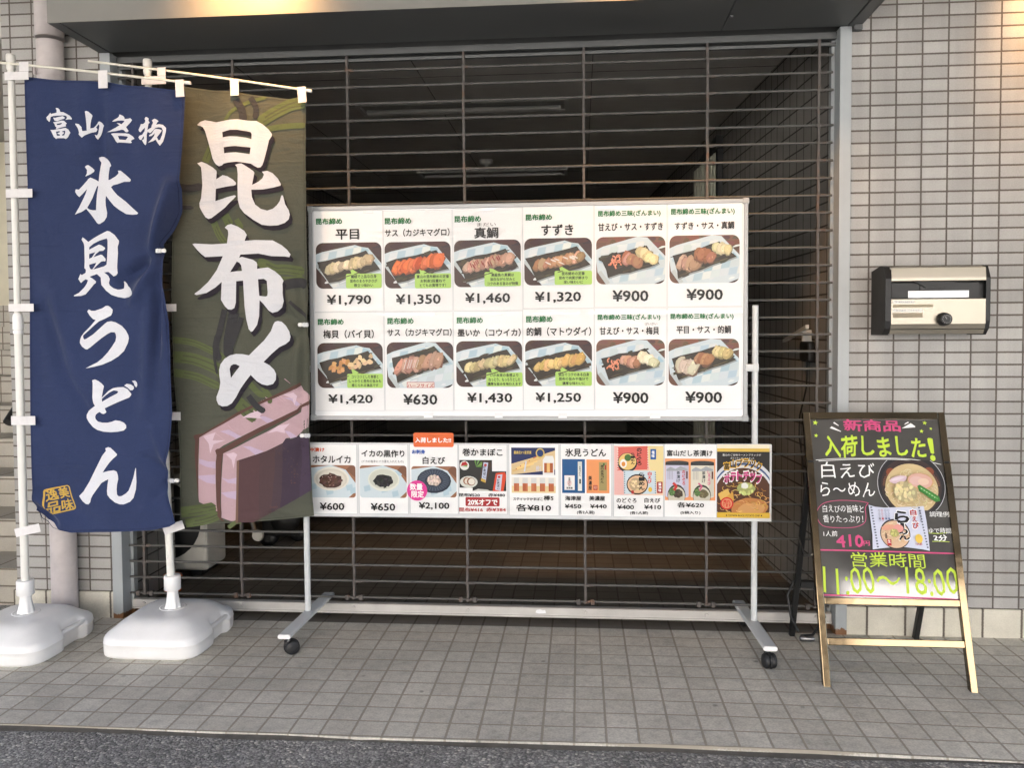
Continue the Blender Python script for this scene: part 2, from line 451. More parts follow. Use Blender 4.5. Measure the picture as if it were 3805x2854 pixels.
def wrinkle(nt, tc, b):
    """packing creases and fine puckers of thin polyester"""
    mp = nt.nodes.new('ShaderNodeMapping'); mp.inputs['Scale'].default_value = (5, 5, 22)
    nt.links.new(tc.outputs['Object'], mp.inputs[0])
    n = N(nt, 'ShaderNodeTexNoise', Scale=1.0, Detail=5.0, Distortion=0.6)
    nt.links.new(mp.outputs[0], n.inputs['Vector'])
    n2 = N(nt, 'ShaderNodeTexNoise', Scale=9.0, Detail=5.0, Distortion=1.2)
    nt.links.new(tc.outputs['Object'], n2.inputs['Vector'])
    sp = nt.nodes.new('ShaderNodeSeparateXYZ'); nt.links.new(tc.outputs['Object'], sp.inputs[0])
    d = N(nt, 'ShaderNodeMath', operation='PINGPONG'); d.inputs[1].default_value = 0.155
    nt.links.new(sp.outputs[2], d.inputs[0])
    cr = ramp(nt, d.outputs[0], [(0.0, 1.0), (0.008, 0.0)])
    a1 = N(nt, 'ShaderNodeMath', operation='ADD'); nt.links.new(n.outputs['Fac'], a1.inputs[0]); nt.links.new(n2.outputs['Fac'], a1.inputs[1])
    a2 = N(nt, 'ShaderNodeMath', operation='MULTIPLY_ADD'); a2.inputs[1].default_value = 0.12
    nt.links.new(cr, a2.inputs[0]); nt.links.new(a1.outputs[0], a2.inputs[2])
    bp = N(nt, 'ShaderNodeBump', Strength=0.55, Distance=0.012)
    nt.links.new(a2.outputs[0], bp.inputs['Height']); nt.links.new(bp.outputs[0], b.inputs['Normal'])
def cloth(name, c):
    m, nt, b = newmat(name)
    tc = nt.nodes.new('ShaderNodeTexCoord')
    n = N(nt, 'ShaderNodeTexNoise', Scale=500.0, Detail=2.0)
    nt.links.new(tc.outputs['Object'], n.inputs['Vector'])
    n1 = N(nt, 'ShaderNodeTexNoise', Scale=4.0, Detail=4.0)
    nt.links.new(tc.outputs['Object'], n1.inputs['Vector'])
    col = mixc(nt, 1.0, tuple(c), ramp(nt, n.outputs['Fac'], [(0.3, 0.88), (0.7, 1.12)]), 'MULTIPLY')
    col = mixc(nt, 1.0, col, ramp(nt, n1.outputs['Fac'], [(0.3, 0.92), (0.7, 1.08)]), 'MULTIPLY')
    nt.links.new(col, b.inputs['Base Color'])
    b.inputs['Roughness'].default_value = 0.85
    b.inputs['Specular IOR Level'].default_value = 0.2
    b.inputs['Sheen Weight'].default_value = 0.12
    wrinkle(nt, tc, b)
    return m
M['cloth_ink'] = ink_mat('printed_cloth', 0.85, cloth=True)
for _n in [M['cloth_ink'].node_tree]: wrinkle(_n, next(q for q in _n.nodes if q.type == 'TEX_COORD'), _n.nodes['Principled BSDF'])
M['blue_cloth'] = cloth('navy_polyester', lin((43, 54, 88)))
M['green_cloth'] = cloth('olive_polyester', lin((77, 79, 69)))

def lamp_mat():
    m, nt, b = newmat('lit_warm_lamp')
    b.inputs['Emission Color'].default_value = (1.0, 0.62, 0.28, 1)
    b.inputs['Emission Strength'].default_value = 3.0
    return m
M['lamp'] = lamp_mat()

# ------------------------------------------------------------------ traced and measured outlines (mm)
BANNER_BLUE={'name':[[[(-2073,2164),(-2069,2166),(-2063,2164),(-2056,2158),(-2053,2149),(-2039,2147),(-2023,2139),(-2009,2131),(-1999,2120),(-2000,2115),(-2013,2117),(-2030,2116),(-2023,2122),(-2022,2128),(-2030,2133),(-2047,2135),(-2066,2135),(-2083,2134),(-2093,2130),(-2095,2118),(-2098,2110),(-2107,2119),(-2109,2128),(-2102,2136),(-2096,2144),(-2094,2147),(-2092,2142),(-2079,2145),(-2070,2147),(-2069,2157)],[(-2084,2128),(-2076,2127),(-2062,2130),(-2042,2132),(-2032,2125),(-2036,2121),(-2050,2119),(-2063,2115),(-2068,2113),(-2079,2116)],[(-2084,2110),(-2072,2111),(-2048,2115),(-2037,2113),(-2024,2102),(-2030,2096),(-2027,2091),(-2041,2089),(-2057,2087),(-2072,2082),(-2074,2084),(-2071,2088),(-2077,2094),(-2078,2100)],[(-2070,2103),(-2048,2106),(-2048,2102),(-2055,2099),(-2069,2098)],[(-2095,2079),(-2083,2079),(-2066,2082),(-2031,2085),(-2018,2078),(-2008,2064),(-2015,2055),(-2019,2048),(-2029,2041),(-2040,2045),(-2067,2046),(-2073,2043),(-2082,2051),(-2087,2063),(-2091,2072)],[(-2074,2072),(-2058,2074),(-2058,2069),(-2067,2067),(-2067,2063),(-2058,2061),(-2058,2055),(-2070,2056),(-2072,2065)],[(-2046,2073),(-2033,2074),(-2032,2068),(-2037,2056),(-2047,2055),(-2047,2060),(-2041,2062),(-2038,2068),(-2046,2069)]],[[(-1939,2143),(-1934,2145),(-1926,2142),(-1914,2130),(-1913,2126),(-1917,2111),(-1920,2093),(-1921,2077),(-1910,2080),(-1903,2089),(-1897,2100),(-1895,2106),(-1890,2107),(-1882,2101),(-1875,2091),(-1879,2083),(-1883,2065),(-1888,2051),(-1897,2035),(-1903,2042),(-1907,2053),(-1900,2051),(-1896,2060),(-1894,2074),(-1892,2090),(-1894,2096),(-1902,2083),(-1898,2075),(-1902,2065),(-1918,2060),(-1943,2049),(-1954,2041),(-1962,2048),(-1968,2054),(-1966,2062),(-1971,2078),(-1979,2090),(-1984,2095),(-1981,2098),(-1966,2094),(-1954,2082),(-1954,2077),(-1951,2066),(-1934,2068),(-1934,2089),(-1936,2116),(-1938,2135)]],[[(-1805,2130),(-1801,2130),(-1790,2124),(-1785,2116),(-1788,2113),(-1770,2114),(-1763,2116),(-1754,2108),(-1761,2100),(-1781,2082),(-1776,2074),(-1771,2066),(-1777,2061),(-1784,2063),(-1790,2070),(-1797,2071),(-1819,2065),(-1843,2063),(-1859,2064),(-1843,2068),(-1821,2078),(-1805,2088),(-1815,2096),(-1814,2097),(-1804,2096),(-1798,2092),(-1789,2101),(-1786,2106),(-1796,2107),(-1811,2106),(-1823,2103),(-1834,2103),(-1823,2111),(-1813,2116),(-1806,2123)],[(-1841,2055),(-1831,2057),(-1807,2057),(-1783,2057),(-1770,2055),(-1752,2043),(-1745,2034),(-1752,2032),(-1760,2029),(-1762,2026),(-1758,2021),(-1763,2018),(-1784,2020),(-1808,2021),(-1814,2019),(-1820,2025),(-1828,2040),(-1835,2050)],[(-1812,2046),(-1800,2047),(-1778,2045),(-1774,2042),(-1783,2031),(-1806,2032)]],[[(-1691,2114),(-1686,2114),(-1679,2108),(-1680,2100),(-1675,2092),(-1680,2088),(-1683,2073),(-1685,2064),(-1670,2073),(-1668,2082),(-1663,2092),(-1667,2102),(-1658,2108),(-1652,2106),(-1642,2099),(-1647,2094),(-1652,2085),(-1639,2087),(-1625,2084),(-1613,2072),(-1614,2058),(-1620,2037),(-1626,2019),(-1639,2003),(-1647,2013),(-1655,2027),(-1664,2021),(-1684,2014),(-1671,2027),(-1660,2041),(-1657,2052),(-1669,2041),(-1678,2039),(-1679,2044),(-1669,2050),(-1659,2066),(-1653,2069),(-1639,2067),(-1630,2063),(-1635,2054),(-1650,2036),(-1644,2024),(-1638,2026),(-1630,2044),(-1626,2062),(-1631,2073),(-1642,2075),(-1655,2072),(-1663,2063),(-1672,2053),(-1676,2052),(-1684,2057),(-1688,2046),(-1689,2025),(-1691,2010),(-1695,2005),(-1702,2013),(-1709,2026),(-1701,2028),(-1699,2039),(-1702,2039),(-1712,2026),(-1719,2028),(-1725,2037),(-1721,2043),(-1707,2046),(-1696,2060),(-1694,2073),(-1702,2067),(-1714,2056),(-1721,2060),(-1723,2067),(-1716,2078),(-1711,2088),(-1706,2087),(-1700,2088),(-1693,2094),(-1692,2103),(-1695,2106)]]],'big':[[[(-1895,1964),(-1887,1968),(-1878,1968),(-1864,1959),(-1851,1946),(-1843,1931),(-1851,1925),(-1855,1910),(-1858,1896),(-1859,1876),(-1851,1876),(-1826,1887),(-1814,1897),(-1812,1902),(-1815,1910),(-1804,1910),(-1787,1896),(-1764,1875),(-1764,1870),(-1767,1866),(-1790,1866),(-1818,1857),(-1835,1854),(-1847,1847),(-1835,1832),(-1819,1814),(-1784,1787),(-1755,1760),(-1735,1742),(-1740,1737),(-1759,1736),(-1785,1739),(-1813,1756),(-1835,1773),(-1850,1791),(-1867,1813),(-1869,1796),(-1869,1775),(-1865,1746),(-1868,1730),(-1880,1714),(-1899,1703),(-1905,1703),(-1911,1708),(-1931,1738),(-1951,1763),(-1971,1751),(-1987,1746),(-1999,1741),(-1980,1770),(-1962,1802),(-1952,1821),(-1944,1841),(-1964,1822),(-1978,1810),(-1988,1819),(-1995,1831),(-1992,1841),(-1979,1839),(-1963,1853),(-1940,1874),(-1937,1879),(-1927,1885),(-1909,1877),(-1897,1870),(-1894,1900),(-1890,1927),(-1887,1945),(-1893,1955)],[(-1899,1853),(-1903,1851),(-1913,1828),(-1923,1805),(-1935,1785),(-1947,1767),(-1937,1760),(-1924,1757),(-1911,1757),(-1908,1785),(-1904,1820)],[(-1947,1927),(-1938,1933),(-1932,1933),(-1919,1923),(-1911,1915),(-1912,1908),(-1926,1898),(-1947,1889),(-1940,1901),(-1939,1915)]],[[(-1974,1642),(-1969,1651),(-1959,1643),(-1946,1632),(-1923,1647),(-1896,1662),(-1870,1675),(-1860,1673),(-1840,1659),(-1821,1635),(-1821,1627),(-1825,1611),(-1823,1585),(-1825,1556),(-1827,1531),(-1827,1507),(-1833,1498),(-1843,1494),(-1855,1505),(-1864,1512),(-1882,1510),(-1865,1497),(-1859,1484),(-1860,1479),(-1863,1468),(-1860,1459),(-1845,1447),(-1827,1441),(-1814,1442),(-1804,1446),(-1806,1457),(-1811,1475),(-1807,1474),(-1792,1456),(-1778,1446),(-1757,1425),(-1759,1418),(-1775,1411),(-1799,1407),(-1827,1412),(-1854,1421),(-1876,1438),(-1895,1461),(-1896,1474),(-1897,1490),(-1908,1500),(-1913,1504),(-1944,1494),(-1931,1486),(-1917,1475),(-1919,1468),(-1926,1464),(-1940,1448),(-1963,1424),(-1982,1418),(-2012,1417),(-2013,1420),(-1991,1430),(-1968,1451),(-1957,1466),(-1951,1480),(-1961,1484),(-1971,1478),(-1981,1469),(-1992,1485),(-1983,1505),(-1976,1501),(-1960,1510),(-1959,1522),(-1965,1529),(-1963,1554),(-1963,1587),(-1963,1614),(-1965,1626)],[(-1943,1601),(-1942,1611),(-1924,1625),(-1899,1637),(-1871,1645),(-1867,1637),(-1866,1607),(-1868,1567),(-1871,1541),(-1882,1534),(-1929,1522),(-1911,1539),(-1894,1553),(-1881,1555),(-1878,1553),(-1874,1558),(-1875,1565),(-1887,1578),(-1894,1581),(-1910,1576),(-1926,1571),(-1914,1584),(-1900,1595),(-1884,1596),(-1876,1604),(-1877,1608),(-1890,1617),(-1902,1621)],[(-1943,1584),(-1917,1591),(-1932,1570),(-1944,1565)],[(-1944,1542),(-1914,1549),(-1921,1536),(-1932,1522),(-1939,1524),(-1944,1533)]],[[(-1958,1356),(-1951,1364),(-1940,1358),(-1925,1358),(-1893,1368),(-1879,1377),(-1870,1378),(-1861,1373),(-1850,1362),(-1851,1351),(-1857,1339),(-1886,1325),(-1909,1316),(-1929,1301),(-1950,1283),(-1978,1260),(-1978,1251),(-1974,1244),(-1966,1246),(-1937,1263),(-1910,1285),(-1885,1306),(-1873,1314),(-1856,1316),(-1838,1311),(-1813,1297),(-1797,1279),(-1788,1260),(-1786,1248),(-1791,1228),(-1807,1197),(-1830,1176),(-1861,1158),(-1899,1143),(-1937,1134),(-1971,1128),(-1956,1136),(-1921,1152),(-1898,1169),(-1875,1192),(-1857,1214),(-1841,1237),(-1838,1252),(-1839,1264),(-1844,1272),(-1860,1272),(-1873,1266),(-1900,1249),(-1927,1229),(-1948,1213),(-1963,1204),(-1971,1206),(-1984,1216),(-1992,1230),(-1991,1242),(-1986,1256),(-1975,1270),(-1950,1293),(-1923,1321),(-1934,1325),(-1947,1338)]],[[(-1945,1080),(-1933,1084),(-1918,1077),(-1905,1068),(-1895,1057),(-1899,1041),(-1906,1011),(-1894,1021),(-1877,1037),(-1858,1048),(-1839,1052),(-1814,1053),(-1799,1045),(-1784,1025),(-1786,1019),(-1793,1011),(-1840,992),(-1894,968),(-1891,961),(-1887,953),(-1891,949),(-1899,945),(-1908,947),(-1916,953),(-1925,949),(-1934,942),(-1938,932),(-1935,923),(-1924,914),(-1905,910),(-1884,910),(-1865,914),(-1850,920),(-1831,917),(-1816,910),(-1807,900),(-1807,889),(-1817,879),(-1841,874),(-1872,872),(-1902,874),(-1929,881),(-1947,892),(-1968,914),(-1976,928),(-1977,941),(-1969,956),(-1955,965),(-1936,977),(-1943,990),(-1946,1011),(-1944,1043),(-1943,1069)],[(-1905,1006),(-1887,1021),(-1871,1032),(-1854,1040),(-1839,1038),(-1835,1033),(-1841,1027),(-1868,1014),(-1905,994)],[(-1811,1059),(-1801,1066),(-1785,1063),(-1774,1055),(-1773,1047),(-1779,1040),(-1788,1040),(-1798,1050)],[(-1781,1077),(-1768,1079),(-1759,1071),(-1757,1061),(-1762,1051),(-1770,1059),(-1773,1069)]],[[(-1896,807),(-1883,812),(-1873,809),(-1859,797),(-1846,784),(-1848,778),(-1863,766),(-1881,748),(-1899,725),(-1910,709),(-1887,715),(-1861,719),(-1849,713),(-1844,699),(-1843,684),(-1849,662),(-1851,642),(-1850,621),(-1843,614),(-1831,615),(-1812,626),(-1800,638),(-1790,660),(-1778,693),(-1769,729),(-1767,728),(-1767,704),(-1766,675),(-1769,644),(-1780,609),(-1795,593),(-1822,582),(-1839,582),(-1860,589),(-1881,605),(-1892,619),(-1893,636),(-1890,661),(-1886,682),(-1900,676),(-1917,666),(-1933,646),(-1955,618),(-1964,602),(-1968,587),(-1977,578),(-1988,579),(-2002,590),(-2010,602),(-2015,612),(-1995,631),(-1969,670),(-1945,714),(-1910,777),(-1893,797)]]],'seal':[[[(-2168,628),(-2165,635),(-2158,638),(-2115,647),(-2065,656),(-2059,654),(-2054,649),(-2046,603),(-2038,566),(-2040,558),(-2047,553),(-2097,543),(-2141,534),(-2148,536),(-2154,544),(-2162,588)],[(-2161,625),(-2160,627),(-2134,636),(-2094,645),(-2065,652),(-2059,649),(-2052,603),(-2044,566),(-2046,559),(-2086,550),(-2140,541),(-2148,545),(-2155,586)]]]}
BANNER_GREEN={'big':[[[(-1534,2108),(-1522,2119),(-1503,2125),(-1478,2120),(-1454,2114),(-1413,2117),(-1362,2122),(-1325,2118),(-1291,2117),(-1264,2102),(-1239,2081),(-1224,2061),(-1225,2053),(-1237,2037),(-1246,2004),(-1258,1967),(-1268,1941),(-1277,1932),(-1289,1931),(-1303,1938),(-1316,1947),(-1337,1950),(-1368,1953),(-1399,1949),(-1422,1946),(-1431,1940),(-1445,1938),(-1459,1946),(-1468,1958),(-1475,1972),(-1491,2035),(-1504,2082),(-1512,2097),(-1521,2102),(-1532,2104)],[(-1426,2072),(-1391,2079),(-1363,2080),(-1329,2076),(-1315,2073),(-1311,2066),(-1312,2045),(-1332,2050),(-1363,2053),(-1391,2053),(-1424,2051)],[(-1420,2011),(-1370,2015),(-1316,2012),(-1320,1985),(-1347,1988),(-1370,1990),(-1393,1988),(-1418,1987)],[(-1538,1953),(-1521,1959),(-1501,1951),(-1476,1936),(-1459,1922),(-1457,1916),(-1460,1887),(-1428,1901),(-1406,1895),(-1383,1881),(-1372,1869),(-1373,1861),(-1381,1857),(-1418,1853),(-1463,1849),(-1466,1800),(-1430,1807),(-1379,1819),(-1373,1816),(-1382,1805),(-1420,1771),(-1460,1748),(-1486,1732),(-1498,1729),(-1510,1736),(-1523,1757),(-1532,1776),(-1533,1793),(-1526,1812),(-1520,1866),(-1522,1918),(-1524,1938)],[(-1374,1940),(-1362,1945),(-1351,1947),(-1329,1933),(-1308,1918),(-1303,1911),(-1313,1862),(-1288,1874),(-1269,1888),(-1262,1902),(-1271,1914),(-1247,1916),(-1225,1906),(-1203,1884),(-1190,1861),(-1192,1855),(-1223,1848),(-1266,1843),(-1316,1843),(-1314,1813),(-1301,1783),(-1278,1765),(-1250,1757),(-1225,1764),(-1208,1778),(-1196,1794),(-1189,1816),(-1183,1816),(-1174,1780),(-1160,1756),(-1156,1739),(-1161,1720),(-1178,1706),(-1206,1697),(-1240,1696),(-1274,1701),(-1307,1720),(-1344,1748),(-1360,1770),(-1367,1800),(-1367,1850),(-1365,1904),(-1367,1931)]],[[(-1564,1628),(-1554,1630),(-1485,1626),(-1418,1628),(-1412,1665),(-1413,1681),(-1426,1692),(-1413,1702),(-1398,1705),(-1370,1694),(-1345,1677),(-1335,1661),(-1344,1637),(-1300,1640),(-1228,1637),(-1191,1617),(-1169,1598),(-1156,1580),(-1161,1569),(-1180,1572),(-1234,1574),(-1287,1585),(-1362,1582),(-1368,1569),(-1356,1573),(-1310,1560),(-1296,1550),(-1293,1542),(-1294,1524),(-1249,1529),(-1221,1513),(-1199,1494),(-1186,1475),(-1191,1462),(-1189,1426),(-1186,1393),(-1195,1368),(-1215,1351),(-1234,1346),(-1249,1355),(-1271,1383),(-1286,1398),(-1289,1333),(-1298,1298),(-1316,1273),(-1323,1270),(-1333,1281),(-1343,1323),(-1349,1375),(-1353,1477),(-1382,1475),(-1385,1389),(-1392,1367),(-1405,1360),(-1420,1362),(-1434,1375),(-1450,1401),(-1447,1434),(-1444,1473),(-1472,1451),(-1510,1429),(-1550,1421),(-1559,1424),(-1558,1428),(-1538,1441),(-1503,1473),(-1465,1522),(-1437,1577),(-1475,1576),(-1514,1575),(-1529,1587),(-1546,1605)],[(-1378,1554),(-1367,1549),(-1360,1539),(-1357,1516),(-1382,1515),(-1407,1512)],[(-1291,1482),(-1267,1483),(-1255,1475),(-1252,1427),(-1254,1414),(-1262,1412),(-1287,1415)]],[[(-1231,1299),(-1224,1310),(-1212,1313),(-1197,1310),(-1180,1294),(-1166,1270),(-1162,1249),(-1167,1233),(-1182,1220),(-1209,1207),(-1241,1180),(-1274,1148),(-1251,1134),(-1234,1116),(-1226,1098),(-1228,1075),(-1240,1058),(-1262,1052),(-1282,1057),(-1301,1070),(-1325,1096),(-1350,1065),(-1370,1039),(-1390,1006),(-1411,980),(-1433,968),(-1455,966),(-1471,974),(-1478,992),(-1478,1006),(-1466,1037),(-1461,1065),(-1465,1094),(-1465,1116),(-1459,1139),(-1441,1161),(-1416,1175),(-1387,1181),(-1358,1180),(-1331,1175),(-1303,1203),(-1269,1236),(-1241,1273)],[(-1418,1120),(-1412,1133),(-1400,1139),(-1388,1139),(-1371,1131),(-1392,1108),(-1413,1083)]]],'pink':[[[(-1555,838),(-1501,869),(-1388,929),(-1269,987),(-1139,1040),(-1124,1051),(-1116,1033),(-1083,1010),(-1083,995),(-1121,968),(-1137,951),(-1291,883),(-1454,806),(-1482,786),(-1487,724),(-1488,532),(-1565,570),(-1562,724)]],[[(-1455,773),(-1391,802),(-1271,862),(-1121,945),(-1117,964),(-1082,978),(-1089,884),(-1118,872),(-1146,842),(-1189,837),(-1205,817),(-1273,784),(-1390,746),(-1401,489),(-1470,507),(-1465,647)]]],'brown':[[[(-1579,844),(-1571,850),(-1537,856),(-1388,943),(-1269,998),(-1135,1058),(-1127,1064),(-1124,1051),(-1139,1040),(-1269,987),(-1388,929),(-1501,869),(-1555,838),(-1562,724),(-1565,570),(-1568,646),(-1575,763),(-1571,825)]],[[(-1488,786),(-1480,792),(-1454,796),(-1291,885),(-1140,955),(-1123,972),(-1083,995),(-1082,978),(-1117,964),(-1137,941),(-1271,876),(-1455,773),(-1460,740),(-1468,608),(-1470,507),(-1453,494),(-1469,496),(-1486,513),(-1487,647),(-1485,740),(-1481,763)]],[[(-1392,745),(-1376,750),(-1273,784),(-1205,817),(-1191,836),(-1162,833),(-1126,853),(-1084,857),(-1085,627),(-1158,584),(-1230,545),(-1326,494),(-1404,489)]]],'edge':[[[(-1394,745),(-1383,746),(-1390,609),(-1394,490),(-1405,489),(-1399,609)]]],'lilac':[[[(-1557,751),(-1519,740),(-1487,740),(-1487,711),(-1528,718),(-1557,732)]],[[(-1561,681),(-1489,686),(-1489,647),(-1525,652),(-1561,670)]],[[(-1464,674),(-1433,667),(-1397,675),(-1399,650),(-1434,653)]],[[(-1466,612),(-1398,621),(-1401,585),(-1439,593)]],[[(-1469,864),(-1429,871),(-1370,845),(-1394,835),(-1422,848)]],[[(-1298,929),(-1274,926),(-1239,908),(-1267,899),(-1290,918)]],[[(-1367,806),(-1332,806),(-1281,784),(-1312,770),(-1336,791)]],[[(-1197,868),(-1177,865),(-1142,844),(-1170,836)]],[[(-1202,1002),(-1155,1002),(-1124,976),(-1140,968),(-1159,991)]]],'white':[[[(-1537,844),(-1485,860),(-1498,827),(-1446,827),(-1494,811),(-1509,773),(-1514,813)]],[[(-1365,922),(-1329,941),(-1270,958),(-1294,926),(-1286,918),(-1329,922)]],[[(-1443,771),(-1407,779),(-1391,771),(-1400,752),(-1409,711),(-1416,748)]],[[(-1268,857),(-1224,887),(-1177,895),(-1197,872),(-1193,857),(-1232,864)]],[[(-1198,1014),(-1151,1025),(-1136,1010),(-1148,972),(-1155,998)]]]}
KELP=[('g',15,[(-1660,1240),(-1569,1226),(-1479,1184),(-1434,1154)]),('g',27,[(-1661,1171),(-1570,1160),(-1480,1123),(-1447,1093)]),('g',19,[(-1657,1105),(-1561,1088),(-1465,1044)]),('g',17,[(-1479,1720),(-1455,1666),(-1427,1628)]),('g',21,[(-1425,1741),(-1403,1698)]),('g',13,[(-1378,1724),(-1356,1686)]),('g',23,[(-1292,1555),(-1225,1522),(-1181,1521),(-1103,1510)]),('g',15,[(-1248,1490),(-1193,1478),(-1104,1483)]),('g',27,[(-1281,2109),(-1225,2139),(-1147,2174),(-1081,2183)]),('g',13,[(-1248,2081),(-1171,2090),(-1082,2093)]),('g',8,[(-1415,2118),(-1380,2159),(-1313,2195),(-1246,2207)]),('g',17,[(-1508,1959),(-1490,2001),(-1472,2033)]),('g',10,[(-1284,1044),(-1257,1011),(-1257,978)]),('g',32,[(-1392,989),(-1337,945),(-1303,923)]),('g',13,[(-1335,1066),(-1290,1016),(-1262,1022)]),('g',25,[(-1639,528),(-1561,537),(-1492,552)]),('g',21,[(-1620,483),(-1539,496),(-1476,519)]),('g',10,[(-1437,469),(-1402,492),(-1380,494)]),('d',21,[(-1436,1361),(-1460,1274),(-1478,1209),(-1463,1154)]),('d',36,[(-1394,1350),(-1421,1241),(-1423,1165)]),('d',17,[(-1363,1328),(-1387,1263),(-1411,1208)]),('d',25,[(-1645,1865),(-1578,1852),(-1521,1862)]),('d',23,[(-1368,2202),(-1347,2159),(-1342,2116)]),('d',19,[(-1313,2211),(-1291,2168),(-1297,2125)]),('d',32,[(-1182,1457),(-1126,1467),(-1093,1456)]),('d',10,[(-1161,1391),(-1117,1348),(-1095,1326)]),('d',8,[(-1478,1252),(-1485,1176),(-1475,1099)]),('d',19,[(-1336,1011),(-1303,967),(-1275,945)]),('d',13,[(-1625,1777),(-1557,1774)])]
B1_L=[(-2194,2290),(-2195,2092),(-2193,1848),(-2197,1527),(-2205,1203),(-2210,921),(-2211,703),(-2208,549),(-2180,503)]
B1_R=[(-1533,2212),(-1540,2117),(-1552,1981),(-1570,1835),(-1588,1751),(-1618,1678),(-1648,1620),(-1653,1583),(-1644,1509),(-1628,1424),(-1618,1307),(-1618,1094),(-1615,944),(-1626,836),(-1639,750),(-1646,675),(-1632,588),(-1612,507)]
B1_B=[(-2208,549),(-2180,511),(-2155,497),(-2129,473),(-2078,461),(-1896,468),(-1715,479),(-1639,493),(-1612,507)]
B1_T=[(-2194,2290),(-2116,2280),(-2026,2270),(-1960,2265),(-1865,2262),(-1805,2248),(-1673,2231),(-1585,2220),(-1533,2212)]
B2_L=[(-1614,2265),(-1626,1962),(-1651,1636),(-1660,1418),(-1658,1088),(-1646,923),(-1639,756),(-1645,491)]
B2_R=[(-1085,2194),(-1090,1949),(-1092,1628),(-1090,1412),(-1098,1296),(-1088,1196),(-1087,1033),(-1091,913),(-1095,849),(-1089,738),(-1085,595),(-1079,520)]
B2_B=[(-1645,472),(-1608,476),(-1402,488),(-1210,505),(-1079,520)]
B2_T=[(-1614,2265),(-1457,2242),(-1379,2234),(-1279,2218),(-1169,2200),(-1085,2194)]
